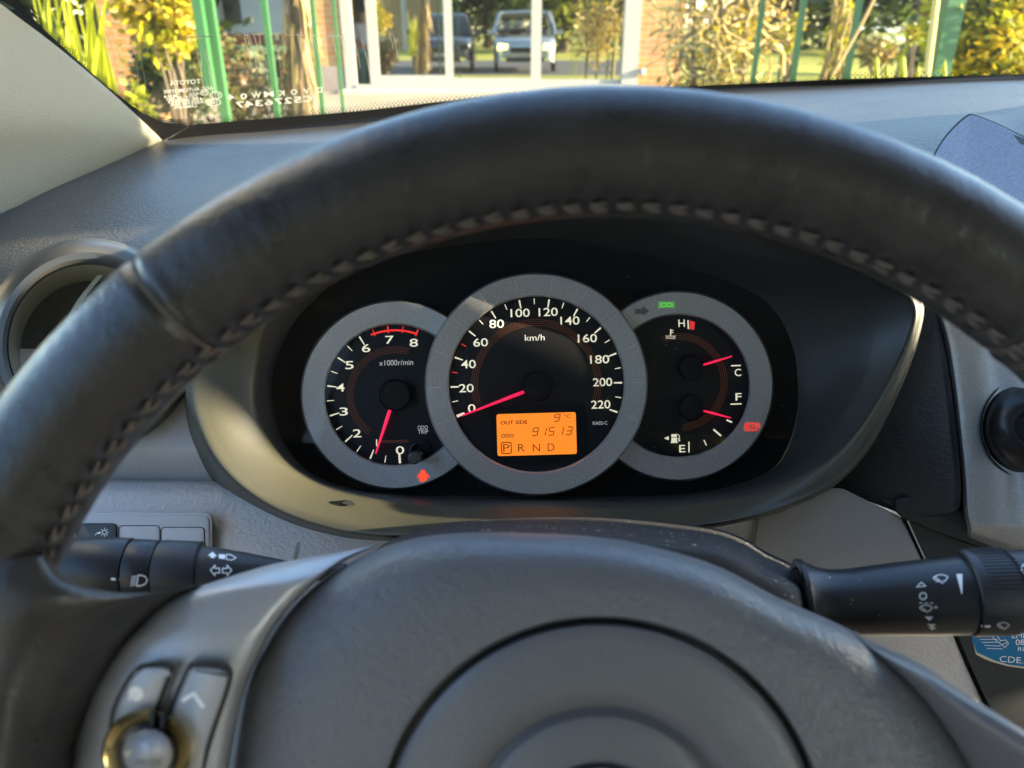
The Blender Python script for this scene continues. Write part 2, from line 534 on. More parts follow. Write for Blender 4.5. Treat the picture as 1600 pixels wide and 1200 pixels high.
for i in range(1, len(edge) - 1):
    tx, ty = edge[i + 1][0] - edge[i - 1][0], edge[i + 1][1] - edge[i - 1][1]
    L_ = math.hypot(tx, ty) or 1
    nx, ny = ty / L_, -tx / L_
    for k, (o_, s_) in enumerate(((2.0, 1.45), (5.4, 1.2), (8.6, .9))):
        q = .5 if k == 1 else 0
        x = edge[i][0] + nx * o_ + tx * .5 * q; y = edge[i][1] + ny * o_ + ty * .5 * q
        if 20 < x < 1640: fp.append([(x + s_ * math.cos(R(60 * j)), y + s_ * math.sin(R(60 * j))) for j in range(6)])
lay_on(fp, pane, 'frit_border', MAT['frit'], wind, .0015, 30)
wr = []
def mt(s, x, y, h, wd, rot=5): wr.extend(text(s, x, y, h, rot, wd, True, .008))
mt('TOYOTA', 289, 127, 7, 48, 4)
mt('AGC AUTOMOTIVE', 294, 139, 5.5, 78, 5)
mt('M314', 266, 149, 4.6, 20, 5); mt('AGG', 303, 145, 4.6, 16, 5); mt('L', 331, 142, 4.6, 4, 5)
mt('DOT-20 AS1', 284, 151.5, 4.6, 48, 5)
mt('43R-000501', 290, 155.5, 4.6, 54, 5)
mt('A002348 E0A', 292, 160, 4.4, 52, 5)
mt('LAMISAFE', 289, 165.5, 4.4, 36, 5)
wr += stroke(arc(319, 143.5, 6.4, 0, 360, 20, .62), 1.1, True); wr.extend(text('M', 319, 143.5, 4.5, 5, 7, True))
wr += stroke(arc(337, 147.5, 9, 0, 360, 22, .6), 1.1, True); wr.extend(text('E11', 337, 147.5, 5, 5, 11, True))
wr += stroke(arc(333, 158.5, 11.5, 0, 360, 22, .45), 1.1, True); wr.extend(text('CCC', 333, 158.5, 5, 5, 14, True))
for k, ch in enumerate('40WMKOVD'): wr.extend(text(ch, 361 + k * 19.6, 150.5 - k * 1.6, 8.5, 4, 10 if ch not in 'WM' else 15, True, .02))
for k, ch in enumerate('7436725C'): wr.extend(text(ch, 374 + k * 15.2, 162.5 - k * 1.35, 9.5, 4, 12.5, True, .02))
lay_on(wr, pane, 'etched_writing', MAT['glass_mark'], wind, .0012, 40)
st = []
for k in range(46):                                    # dried drip lines
    x, y = rnd.uniform(60, 620), rnd.uniform(50, 60)
    l = rnd.uniform(15, 100); wd = rnd.uniform(.35, .8)
    if y + l > 168 or x < y * 1.2 + 40: continue
    st += stroke([(x, y), (x + l * .13, y + l * .5), (x + l * .2 + rnd.uniform(-2, 2), y + l)], wd)
lay_on(st, pane, 'dried_drips', M('water_mark', (.55, .55, .48), .7), wind, .0012, 40)
st = []
x = 270
while x < 540:
    l = rnd.uniform(4, 22); st += stroke([(x, 58.5 - 6 * math.sin((x - 270) / 100)), (x + l, 58.5 - 6 * math.sin((x + l - 270) / 100))], rnd.choice((1.6, .7, .8))); x += l + rnd.uniform(3, 15)
lay_on(st, pane, 'dried_water_line', bpy.data.materials['water_mark'], wind, .0012, 40)

# ------------------------------------------------------------------ pillar trim
pil = thing('pillar_trim', P(60, 150, .65), 'pale grey grained windscreen pillar cover on the left', 'pillar trim')
g = MB()
g.pxgrid([[(-200, -162, .465), (-120, -92, .53), (0, 5, .615), (87, 71, .69), (175, 145, .785), (254, 219, .895)],
          [(-225, -130, .445), (-130, -60, .51), (-14, 24, .60), (80, 85, .68), (170, 153, .775), (253, 220, .892)],
          [(-330, 30, .39), (-210, 120, .45), (-70, 175, .55), (60, 180, .66), (160, 195, .765), (252.5, 220.5, .893)],
          [(-400, 160, .37), (-280, 260, .43), (-130, 290, .53), (40, 250, .665), (150, 235, .77), (252, 221, .896)],
          [(-420, 330, .37), (-330, 380, .42), (-170, 412, .52), (0, 334, .655), (122, 284, .768), (251, 221.5, .90)]], 60, 40)
g.build('trim_shell', MAT['pillar'], pil)

# ------------------------------------------------------------------ dashboard
dash = thing('dashboard', P(500, 420, .55), 'grained charcoal dashboard with grey lower panel behind the steering wheel', 'dashboard')
g = MB()
g.pxgrid([[(-420, 330, .50), (-120, 380, .60), (120, 276, .80), (252, 221.5, .892), (420, 205, .935), (560, 193, .965), (750, 172.5, 1.005), (1000, 151.5, 1.035), (1300, 134.5, 1.045), (1600, 124, 1.01), (1900, 121, .93)],
          [(-420, 360, .49), (-140, 400, .57), (60, 304, .71), (235, 252, .80), (410, 232, .82), (560, 215, .85), (750, 190, .88), (1000, 172, .90), (1260, 171, .88), (1480, 149, .88), (1800, 132, .86)],
          [(-420, 400, .475), (-170, 430, .53), (30, 350, .62), (190, 305, .65), (340, 285, .67), (510, 258, .68), (750, 235, .68), (1000, 225, .68), (1250, 215, .66), (1500, 190, .65), (1800, 170, .64)],
          [(-420, 460, .465), (-180, 470, .49), (20, 395, .53), (170, 365, .54), (340, 335, .54), (480, 310, .54), (700, 290, .54), (900, 280, .54), (1200, 300, .53), (1450, 270, .53), (1800, 240, .52)],
          [(-420, 540, .455), (-180, 520, .465), (20, 440, .475), (160, 405, .475), (330, 390, .475), (480, 400, .47), (700, 380, .47), (900, 380, .47), (1200, 390, .47), (1450, 350, .48), (1800, 340, .48)],
          [(-420, 600, .452), (-180, 590, .455), (20, 560, .458), (160, 540, .458), (330, 530, .458), (480, 530, .47), (700, 520, .475), (900, 520, .475), (1200, 520, .475), (1450, 500, .475), (1800, 500, .475)]], 110, 60)
g.build('top_pad', MAT['dash'], dash)
g = MB()
g.pxgrid([[(-300, 540, .460), (0, 545, .458), (200, 545, .457), (420, 560, .462), (640, 600, .468)],
          [(-300, 640, .452), (0, 640, .449), (200, 640, .448), (420, 640, .455), (640, 660, .462)],
          [(-300, 690, .447), (0, 688, .445), (200, 688, .444), (420, 692, .450), (640, 700, .458)],
          [(-300, 712, .449), (0, 712, .447), (200, 712, .446), (420, 714, .450), (640, 716, .458)],
          [(-300, 748, .462), (0, 750, .460), (200, 752, .459), (420, 756, .460), (640, 760, .462)]], 40, 30)
g.build('middle_panel', MAT['lower_dark'], dash)
g = MB()
g.pxgrid([[(-300, 744, .4625), (0, 747, .4605), (200, 749, .4595), (420, 752, .460), (700, 756, .462)],
          [(-300, 753, .450), (0, 755, .446), (200, 757, .445), (420, 760, .445), (700, 764, .450)],
          [(-300, 790, .440), (0, 790, .436), (200, 792, .434), (420, 795, .434), (700, 800, .437)],
          [(-300, 900, .430), (0, 900, .426), (200, 900, .424), (420, 900, .424), (700, 900, .428)],
          [(-300, 1100, .415), (0, 1100, .412), (200, 1100, .410), (420, 1100, .410), (700, 1100, .412)],
          [(-300, 1400, .40), (0, 1400, .40), (200, 1400, .40), (420, 1400, .40), (700, 1400, .40)]], 40, 50)
g.build('knee_panel', MAT['lower'], dash)

# panels right of the column
linex = [(1411, 808), (1441, 872), (1512, 1040), (1545, 1112), (1600, 1250), (1640, 1400)]
g = MB()
g.prism([(1186, 806), (1212, 802), (1300, 762), (1318, 764)] + [(x - 3, y) for x, y in linex] + [(1100, 1400), (1140, 1100)], lambda x, y: .432 - (y - 800) * .00002, .48, .0012)
g.build('knee_panel', MAT['lower_dark'], dash)
g = MB()
g.prism([(1100, 790), (1213, 815), (1236, 872), (1290, 1000), (1200, 1300), (1100, 1300)], .436, .49, .002)
g.build('column_surround', MAT['lower_dark'], dash)
g = MB()
for a, b in zip(linex[:-1], linex[1:]):
    g.quad(P(a[0] - 4, a[1], .436), P(b[0] - 4, b[1], .436 - (b[1] - 800) * .00002), P(b[0] + 5, b[1], .436 - (b[1] - 800) * .00002), P(a[0] + 5, a[1], .436))
g.build('panel_gap', MAT['seam'], dash, smooth=False)
g = MB()
g.prism([(1417, 814), (1419.5, 813.5), (1447, 874), (1470, 930), (1467.5, 930), (1444, 874)], .4315, .44)
g.build('chrome_strip', MAT['chrome'], dash)

# ------------------------------------------------------------------ round side air vent
vent = thing('side_air_vent', P(140, 540, .44), 'round black air vent at the left end of the dashboard', 'air vent')
g = MB(); g.lathe(140, 540, [(168, .470), (166, .448), (163, .438), (156, .431), (146, .428), (136, .4285), (129.5, .4305), (128, .433)], 96)
g.build('outer_ring', MAT['vent'], vent)
g = MB(); g.lathe(140, 540, [(127.5, .4325), (127, .434), (116, .450), (100, .468), (86, .482)], 96)
g.build('barrel_wall', MAT['vent_wall'], vent)
g = MB(); g.lathe(140, 540, [(127.9, .4315), (126.6, .4312), (126.2, .4335)], 96)
g.build('chrome_lip', MAT['chrome'], vent)
g = MB(); g.lathe(140, 540, [(92, .4815), (60, .490), (0.5, .492)], 64)
g.build('duct_back', MAT['black'], vent)
for k, (x0, cx) in enumerate(((132, 30), (190, 90))):
    g = MB()
    top = [(x0 + 20, 430 + 4 * k), (x0 - 18, 480), (x0 - 40, 540), (x0 - 42, 600), (x0 - 30, 650)]
    g.grid([[P(x, y, .447) for x, y in cr(top, 20)], [P(x + 9, y, .446) for x, y in cr(top, 20)], [P(x + 12, y, .475) for x, y in cr(top, 20)], [P(x + 3, y, .476) for x, y in cr(top, 20)]], False)
    g.build('vane', MAT['vent_wall'], vent)

# ------------------------------------------------------------------ switch panel low on the left
sw = thing('switch_panel', P(230, 850, .42), 'pale grey switch panel with one dimmer switch and two blank covers', 'switch panel')
g = MB(); g.prism(rrect(116, 800, 332, 930, 13), .4215, .44, .0012); g.build('panel_rim', MAT['switch'], sw)
g = MB(); g.prism(rrect(121, 806, 327, 928, 10), .4205, .43, .0008); g.build('panel_face', MAT['switch'], sw)
for i, (x0, x1, y0, mt_) in enumerate(((120, 182, 819, 'stalk2'), (186.5, 249.5, 822, 'switch'), (252.5, 319, 824.5, 'switch'))):
    g = MB(); g.prism(rrect(x0 - 1.3, y0 - 1.3, x1 + 1.3, y0 + 88, 7), .42035, .428); g.build('switch_gap', MAT['seam'], sw, smooth=False)
    g = MB(); g.prism(rrect(x0, y0, x1, y0 + 86, 6), .4195 if i else .4185, .428, .0006)
    nm = 'dimmer_switch' if i == 0 else 'blank_cover'
    b_ = g.build(nm, MAT[mt_], sw)
    if i == 0:
        ic = stroke(arc(163.5, 831.5, 3.0, 0, 360, 16), .9, True)
        for a in range(0, 360, 45): ic += stroke([(163.5 + 4.4 * math.cos(R(a)), 831.5 + 4.4 * math.sin(R(a))), (163.5 + 6.6 * math.cos(R(a)), 831.5 + 6.6 * math.sin(R(a)))], 1.0)
        ic += stroke([(149, 836), (152, 832.6), (156, 831)], .9) + [[(152, 834.5), (156.6, 830), (157, 834)]]
        lay_on(ic, b_, 'dimmer_symbol', MAT['white'], b_, .0002)

# ------------------------------------------------------------------ centre stack to the right
cs = thing('centre_console', P(1560, 650, .42), 'brushed silver centre console edge with a black domed air vent', 'centre console')
lx = [(1446, 420), (1459, 474), (1476, 530), (1487, 596), (1497, 680), (1504, 750), (1507, 800), (1512, 822)]
rows = []
for (dx, dd) in ((-2, .455), (-1, .428), (3, .4215), (12, .4185), (60, .414), (120, .402), (190, .365), (280, .340), (600, .335)):
    dl = tuple(dd + (.03 if dx > 150 else 0) for _ in range(4)) + tuple(dd - (.04 if dx > 150 else .004 if dx > 100 else 0) for _ in range(4))
    rows.append([(x + dx, y + max(0, dx - 10) * (.10 if i > 5 else 0), d_) for i, ((x, y), d_) in enumerate(zip(lx, dl))])
cols = [[r[j] for r in rows] for j in range(len(lx))]
last = cols[-1]
cols.append([(x, y + 16 + max(0, x - 1520) * .16, d + .006) for x, y, d in last])
cols.append([(x, y + 30 + max(0, x - 1520) * .30, d + .022) for x, y, d in last])
cols.append([(x, y + 34 + max(0, x - 1520) * .34, d + .05) for x, y, d in last])
g = MB(); g.pxgrid(cols, 60, 60); g.build('silver_trim', MAT['brushed'], cs)
g = MB(); g.grid([[P(x - 10, y, .4325) for x, y in lx], [P(x + 5, y, .4325) for x, y in lx]]); g.build('edge_gap', MAT['seam'], cs)
g = MB(); g.lathe(1612, 668, [(84, .4165), (81, .4115), (79, .4125), (78, .420)], 72); g.build('vent_bezel', MAT['gloss_black'], cs)
g = MB(); g.lathe(1612, 668, [(78.5, .4195), (76, .413), (70, .407), (58, .401), (42, .397), (30, .3958), (26, .3962), (22, .399), (0.5, .400)], 72); dome = g.build('vent_dome', MAT['gloss_black'], cs)
g = MB()
g.prism([(1380, 780), (1500, 800), (1560, 838), (1700, 880), (1900, 920), (1900, 1500), (1650, 1420), (1601, 1250), (1549, 1112), (1516, 1040), (1446, 872), (1415, 808)], lambda x, y: .4335 - (y - 800) * .00003, .50, .001)
lowc = g.build('lower_fascia', MAT['brushed_dark'], cs)
g = MB()
g.prism(chaikin([(1398, 770), (1500, 790), (1520, 815), (1620, 858), (1760, 900), (1760, 925), (1600, 882), (1535, 858), (1425, 818), (1396, 800)], 2), .428, .45, .003)
g.build('under_lip', MAT['dash_dark'], cs)

ol = [(1375, 425), (1440, 440), (1457, 466), (1474, 530), (1485, 596), (1495, 680), (1501, 750), (1500, 790), (1488, 802), (1470, 805), (1425, 807), (1375, 790), (1310, 766), (1230, 745), (1290, 640)]
g = MB(); g.prism([(x, y) for x, y in cr(ol, 90, True)], lambda x, y: .4145 + (1500 - x) * .00016 + max(0, y - 700) * .00003, .47, .0035)
g.build('side_panel', MAT['dash_dark'], dash)

pod = thing('display_pod', P(1560, 280, .52), 'grey painted pod rising from the dashboard top at the right', 'display pod')
fr_ = cr([(1458, 250), (1474, 220), (1495, 196), (1511, 183), (1523, 181), (1560, 195), (1600, 214), (1700, 262), (1800, 330), (1800, 480), (1640, 420), (1500, 340), (1450, 290)], 80, True)
fd = lambda x, y: .535 - (y - 180) * .00035 - (x - 1460) * .00004
g = MB(); g.prism(fr_, fd, lambda x, y: fd(x, y) + .05, .0016); g.build('pod_face', MAT['pod'], pod)
bk = [((x - 1600) * 1.015 + 1600, (y - 300) * 1.02 + 300) for x, y in fr_]
g = MB(); g.prism(bk, lambda x, y: fd(x, y) + .0015, lambda x, y: fd(x, y) + .06); g.build('pod_gap', MAT['seam'], pod)
g = MB()
g.pxgrid([[(1524, 178, .575), (1600, 165, .62), (1720, 150, .64)], [(1526, 180, .545), (1600, 185, .56), (1740, 185, .57)], [(1530, 184, .533), (1600, 212, .528), (1760, 290, .51)]], 20, 14)
g.build('pod_top', MAT['dash_dark'], pod)

# sticker on the lower fascia
g = MB()
so = [(1517, 975), (1519, 1000), (1525, 1021), (1538, 1028), (1553, 1033.5), (1575, 1039.5), (1600, 1043), (1680, 1052), (1700, 975)]
pd = lambda x, y: .4335 - (y - 800) * .00003 - .0008
g.prism([(x - (0 if x > 1530 else 0), y + (1.5 if y > 1015 else 0)) for x, y in so], lambda x, y: pd(x, y) + .0001, lambda x, y: pd(x, y) + .0006)
stk = g.build('sticker', MAT['paper'], None, loc=P(1580, 1010, .426))
meta(stk, 'torn blue service sticker with white lettering on the dark console', 'sticker')
g = MB(); g.prism([(1517, 975), (1519, 1000), (1526.5, 1019.5), (1540, 1025.5), (1553, 1031.5), (1575, 1038.5), (1600, 1042), (1680, 1051), (1700, 975)], lambda x, y: pd(x, y) - .00015, lambda x, y: pd(x, y) + .0001)
sb = g.build('printed_face', MAT['blue'], stk)
ic = []
for k in range(6): ic += stroke([(1524 + k * 3.6, 990 + k * 4.6), (1553 + k * 2.6, 989.5 + k * 4.6 + (1.5 if k > 3 else 0))], .9)
ic += stroke([(1545, 984), (1553, 998), (1566, 1008), (1574, 1003), (1572, 1000), (1563, 1001), (1556, 990), (1553, 984)], 1.1)
ic += stroke([(1566, 1008), (1570, 1012), (1576, 1005), (1574, 1003)], 1.0)
ic += text('EMER', 1597, 993, 8, 0, 32) + text('08', 1594, 1003.5, 9, 0, 14) + text('RI', 1595, 1014, 6, 0, 9)
ic += text('CDE.b', 1585, 1031, 9.5, -4, 46, bold=-.0) 
lay_flat(ic, lambda x, y: pd(x, y) - .0004, 'sticker_print', MAT['white'], sb)
# ================================================================== INSTRUMENT CLUSTER
ROLL = 1.6
clu = thing('instrument_cluster', P(838, 610, .44), 'hooded instrument cluster with three grey ringed gauges and amber display', 'instrument cluster')
L0 = [(292, 600, .40), (308, 672, .395), (346, 735, .39), (410, 787, .385), (490, 821, .38), (590, 839, .375), (740, 834, .37), (900, 831, .37), (1060, 826, .37), (1185, 806, .375), (1292, 765, .38), (1357, 705, .385), (1402, 620, .385), (1433, 540, .385), (1443, 468, .385), (1400, 425, .385), (1300, 380, .38), (1180, 338, .375), (1000, 285, .37), (820, 270, .37), (640, 292, .37), (500, 360, .375), (400, 450, .385), (325, 530, .395)]
L2 = [(405, 565, .408), (402, 630, .408), (425, 690, .408), (468, 738, .406), (537, 769, .403), (650, 786, .40), (800, 790, .397), (960, 791, .397), (1080, 787, .397), (1190, 768, .397), (1275, 728, .397), (1332, 678, .397), (1380, 605, .397), (1414, 535, .395), (1425, 480, .392), (1385, 448, .392), (1290, 405, .388), (1170, 364, .384), (1000, 308, .379), (820, 292, .379), (650, 318, .381), (520, 390, .389), (450, 455, .398), (418, 510, .404)]
L3 = [(428, 575, .443), (426, 630, .443), (443, 690, .443), (482, 735, .443), (545, 761, .443), (655, 773, .443), (800, 776, .443), (960, 776, .443), (1080, 771, .443), (1150, 757, .443), (1207, 733, .443), (1234, 690, .443), (1246, 640, .443), (1246, 590, .443), (1238, 540, .443), (1214, 490, .443), (1168, 452, .443), (1080, 420, .443), (1000, 395, .443), (840, 372, .443), (660, 392, .443), (560, 420, .443), (490, 470, .443), (450, 520, .443)]
K = [(286, 606, .46), (298, 690, .46), (338, 758, .46), (405, 800, .46), (488, 833, .46), (590, 848, .46), (740, 842, .46), (900, 838, .46), (1060, 833, .46), (1182, 812, .46), (1288, 771, .46), (1350, 709, .465), (1392, 623, .47), (1422, 543, .475), (1430, 466, .49), (1388, 405, .51), (1290, 345, .53), (1180, 300, .54), (1000, 245, .55), (820, 232, .55), (640, 245, .55), (450, 290, .54), (320, 345, .52), (268, 440, .47)]
mixp = lambda a, b, t: tuple(x + (y - x) * t for x, y in zip(a, b))
def lip(a, b, t, push):
    x, y, d = mixp(a, b, t)
    if x > 1100 and t < .97:
        k = min(1, (x - 1100) / 120)
        push = push * (1 - k) + k * {.05: -.001, .25: -.0042, .5: -.0082, .78: -.0112, .95: -.0095}.get(t, push)
    return (x, y, d + push)
N_ = 160
g = MB()
rowsH = [K, [mixp(k, a, .6) for k, a in zip(K, L0)], [mixp(k, a, .94) for k, a in zip(K, L0)],
         [lip(a, b, .05, -.003) for a, b in zip(L0, L2)], [lip(a, b, .25, -.0045) for a, b in zip(L0, L2)], [lip(a, b, .5, -.0045) for a, b in zip(L0, L2)],
         [lip(a, b, .78, -.0032) for a, b in zip(L0, L2)], [lip(a, b, .95, -.001) for a, b in zip(L0, L2)], [lip(a, b, 1.0, .004) for a, b in zip(L0, L2)]]
g.pxgrid(rowsH, N_, 48, True)
hood = g.build('hood', MAT['hood'], clu, angle=80)
g = MB()
g.pxgrid([[lip(a, b, .98, .003) for a, b in zip(L0, L2)], [mixp(a, b, .35) for a, b in zip(L2, L3)], [mixp(a, b, .75) for a, b in zip(L2, L3)], L3], N_, 20, True)
g.build('hood_lining', MAT['hood_in'], clu)
g = MB()
c3 = cr([(x, y) for x, y, d in L3], N_, True)
g.grid([[P(x, y, .4428) for x, y in c3]], True, False, True)
g.build('back_plate', MAT['black'], clu, smooth=False)
# small notch block on the hood floor
g = MB(); g.prism([(534, 786), (541, 781), (549, 782), (556, 789), (545, 790)], .3885, .398); g.build('hood_catch', MAT['seam'], clu)


def gauge(name, cx, cy, ro, ri, dr, df=.440):
    g = MB(); g.grid([[P(cx + (ri + 1) * math.cos(2 * math.pi * k / 96), cy + (ri + 1) * math.sin(2 * math.pi * k / 96), df) for k in range(96)]], True, False, True)
    face = g.build(name, MAT['dial'], clu, smooth=False)
    g = MB(); g.lathe(cx, cy, [(ro + .5, .4425), (ro, dr + .004), (ro - .6, dr + .0012), (ro - 2.5, dr), (ri + 2.5, dr + .0012), (ri + .6, dr + .002), (ri, dr + .0032), (ri - .5, df + .0005)], 128)
    g.build('bezel_ring', MAT['ring'], face)
    return face


DF = .4396
pol = lambda cx, cy, r, a: (cx + r * math.cos(R(a)), cy - r * math.sin(R(a)))
def tick(cx, cy, r0, r1, a, wd, wd2=None):
    (x0, y0), (x1, y1) = pol(cx, cy, r0, a), pol(cx, cy, r1, a)
    wd2 = wd2 or wd
    nx, ny = math.sin(R(a)), math.cos(R(a))
    return [[(x0 + nx * wd / 2, y0 + ny * wd / 2), (x1 + nx * wd2 / 2, y1 + ny * wd2 / 2), (x1 - nx * wd2 / 2, y1 - ny * wd2 / 2), (x0 - nx * wd / 2, y0 - ny * wd / 2)]]


def needle(face, cx, cy, x0, y0, x1, y1, rh, w0=5.2, w1=2.2, sh=0.0):
    g = MB(); g.lathe(cx, cy, [(rh + 1, .4398 - sh), (rh, .4325 - sh), (rh - 1.5, .4315 - sh), (0.5, .4313 - sh)], 48); g.build('needle_hub', MAT['black'], face)
    L_ = math.hypot(x1 - x0, y1 - y0); nx, ny = -(y1 - y0) / L_, (x1 - x0) / L_
    tx, ty = (x1 - x0) / L_, (y1 - y0) / L_
    pts = [(x0 - tx, y0 - ty), (x0 + tx * 8 + nx * w0 / 2, y0 + ty * 8 + ny * w0 / 2), (x0 + tx * 22 + nx * w0 * .55, y0 + ty * 22 + ny * w0 * .55), (x1 + nx * w1 / 2, y1 + ny * w1 / 2), (x1 - nx * w1 / 2, y1 - ny * w1 / 2), (x0 + tx * 22 - nx * w0 * .55, y0 + ty * 22 - ny * w0 * .55), (x0 + tx * 8 - nx * w0 / 2, y0 + ty * 8 - ny * w0 / 2)]
    g = MB(); g.prism(pts, .4330 - sh, .4345 - sh, .0002); g.build('needle', MAT['needle'], face)


# --- tachometer
tx_, ty_ = 617.5, 617
tach = gauge('tachometer', tx_, ty_, 147.5, 110, .4315)
ta = lambda v: 274 - 25.4 * v
q = []
for i in range(0, 17):
    v = i / 2
    if v > 6.1: continue
    big = i % 2 == 0
    q += tick(tx_, ty_, 107, 92 if big else 96, ta(v), 3.4 if v == 0 else 2.6 if big else 1.5, 3.4 if v == 0 else 1.5 if big else 1.1)
for v, (x, y) in enumerate(((625, 703.5), (587, 694), (558, 677), (537, 643), (532, 605.5), (546, 570.5), (572, 544), (608.7, 531), (646.5, 535.5))):
    if v == 1: q += text('1', 588.5, 692, 11, 1, None, False, .006)
    else: q += text(str(v), x, y, 12.6, ROLL, 13.2, False, .006)
lay_flat(q, DF, 'dial_numbers', MAT['number'], tach)
q = stroke(arc(tx_, ty_, 101, ta(8), ta(6.4), 30), 3.0)
for v in (6.5, 7, 7.5, 8): q += tick(tx_, ty_, 108, 97, ta(v), 2.6 if v in (7, 8) else 1.5)
lay_flat(q, DF, 'red_zone', MAT['redmark'], tach)
lay_flat(text('x1000r/min', 619, 566.5, 8.5, ROLL, 53), DF, 'unit_lettering', MAT['number_dim'], tach)
q = text('ODO', 660.5, 668, 6, ROLL, 16) + text('TRIP', 661, 674.5, 6, ROLL, 16)
lay_flat(q, DF, 'dial_lettering', MAT['number_dim'], tach)
q = []
for r_ in (66, 69, 72, 75): q += stroke(arc(tx_, ty_, r_, ta(7.9), ta(1.5), 60), .8)
for k in range(3): q += stroke([(596, 690 + k * 1.6 - 1.5), (638, 689 + k * 1.6 - 1.5)], .7)
lay_flat(q, DF, 'amber_lines', MAT['arcline'], tach)
needle(tach, 616.7, 617.7, 611.5, 634, 587, 709, 24)
g = MB(); g.lathe(655, 706, [(17, .4395), (16, .4360), (13, .4355), (12, .4395)], 32); g.build('reset_socket', MAT['dial'], tach)
g = MB(); g.tube([P(654, 709, .437), P(650, 713, .424), P(647, 716, .414), P(647, 716, .4135)], [.0026, .0032, .0034, .0026], 20); g.build('reset_knob', MAT['vent'], tach)

# --- speedometer
sx_, sy_ = 838, 600.3
spd = gauge('speedometer', sx_, sy_, 174, 137, .4235, .4300)
DF = .4296
sa = lambda v: 202 - 1.005 * v
q, qr, qt = [], [], []
for v in range(0, 221, 10):
    big = v % 20 == 0
    if v in (30, 50): qr += tick(sx_, sy_, 133, 124, sa(v), 1.5, 1.2)
    else: q += tick(sx_, sy_, 134, 121 if big else 125, sa(v), (4.5 if v == 0 else 2.8) if big else 1.5, (3.5 if v == 0 else 1.9) if big else 1.2)
    if big: qt += tick(sx_, sy_, 167, 149, sa(v), 1.1)
for v, (x, y) in zip(range(0, 221, 20), ((737, 638), (728.7, 606.5), (732, 569), (751, 535), (776, 506), (812.7, 489), (856.5, 487.5), (890.5, 501), (917.7, 528.5), (937, 561.5), (941.5, 597), (938.7, 632))):
    s = str(v)
    q += text(s, x, y, 13, ROLL, {1: 12, 2: 23, 3: 30}[len(s)], False, .008)
lay_flat(q, DF, 'dial_numbers', MAT['number'], spd)
lay_flat(qr, DF, 'red_ticks', MAT['redmark'], spd)
lay_flat(qt, .4235 - .0003, 'ring_ticks', MAT['ring_tick'], spd)
lay_flat(text('km/h', 835.5, 527.5, 9.5, ROLL, 31), DF, 'unit_lettering', MAT['number_dim'], spd)
q = text('XA02-C', 937, 661, 5.5, ROLL, 24)
lay_flat(q, DF, 'dial_lettering', MAT['number_dim'], spd)
q = []
for r_ in (92, 95, 98, 101): q += stroke(arc(sx_, sy_, r_, -17, 199, 80), .8)
lay_flat(q, DF, 'amber_lines', MAT['arcline'], spd)
needle(spd, 840, 603, 827, 609, 722, 649.5, 23, 5.0, 2.4, .0075)
# --- amber display low in the speedometer
g = MB()
g.prism([(764, 634), (914, 630), (920, 722), (768, 726)], .4292, .4304); g.build('display_frame', MAT['black'], spd)
dr_ = lambda x, y: (838.5 + (x - 838.5) * math.cos(R(ROLL)) + (y - 678) * math.sin(R(ROLL)), 678 + (y - 678) * math.cos(R(ROLL)) - (x - 838.5) * math.sin(R(ROLL)))
g = MB(); g.prism([dr_(x, y) for x, y in rrect(776.5, 645.5, 900.5, 711, 3.5)], .4287, .4296)
lcd = g.build('display_screen', MAT['lcd'], clu, smooth=False)
q = text('OUT SIDE', 803.5, 659, 5.8, 0, 42, bold=.012) + text('ODO', 793, 679.5, 5.8, 0, 19.5, bold=.012) + text('C', 889.5, 651.5, 5.2, 0, 6.5)
q += stroke(arc(883.5, 649.7, 1.1, 0, 360, 8), .6, True)
q += text('P', 790.5, 698.5, 11.5, 0, 9.5, bold=-.012) + text('R', 814, 699, 11.5, 0, 10, bold=-.012) + text('N', 837.5, 699.5, 11.5, 0, 11, bold=-.012) + text('D', 860.5, 699.5, 11.5, 0, 10.5, bold=-.012)
bx = rrect(783, 690, 798.2, 707.2, 2.6, 4)
q += stroke(bx[:], 1.3, True)
SEG = {'9': 'abcdfg', '1': 'bc', '5': 'acdfg', '3': 'abcdg'}
def seg7(ch, x, y, wd, h):
    sk = h * .13
    pts = {'a': ((-1, -1), (1, -1)), 'b': ((1, -1), (1, 0)), 'c': ((1, 0), (1, 1)), 'd': ((-1, 1), (1, 1)), 'e': ((-1, 0), (-1, 1)), 'f': ((-1, -1), (-1, 0)), 'g': ((-1, 0), (1, 0))}
    out = []
    for s in SEG[ch]:
        (ax, ay), (bx_, by) = pts[s]
        m = lambda u, v: (x + u * wd / 2 - v * sk, y + v * h / 2)
        A_, B_ = m(ax, ay), m(bx_, by)
        k = .14
        A2 = (A_[0] + (B_[0] - A_[0]) * k, A_[1] + (B_[1] - A_[1]) * k); B2 = (B_[0] + (A_[0] - B_[0]) * k, B_[1] + (A_[1] - B_[1]) * k)
        out += stroke([A2, B2], 1.25)
    return out
q += seg7('9', 871, 653.5, 8, 11)
for ch, x in zip('91513', (836.5, 849, 862, 876, 889.5)): q += seg7(ch, x, 674.5, 8, 12)
q = [[dr_(x, y) for x, y in p] for p in q]
lay_flat(q, .4285, 'display_digits', MAT['lcd_ink'], lcd)

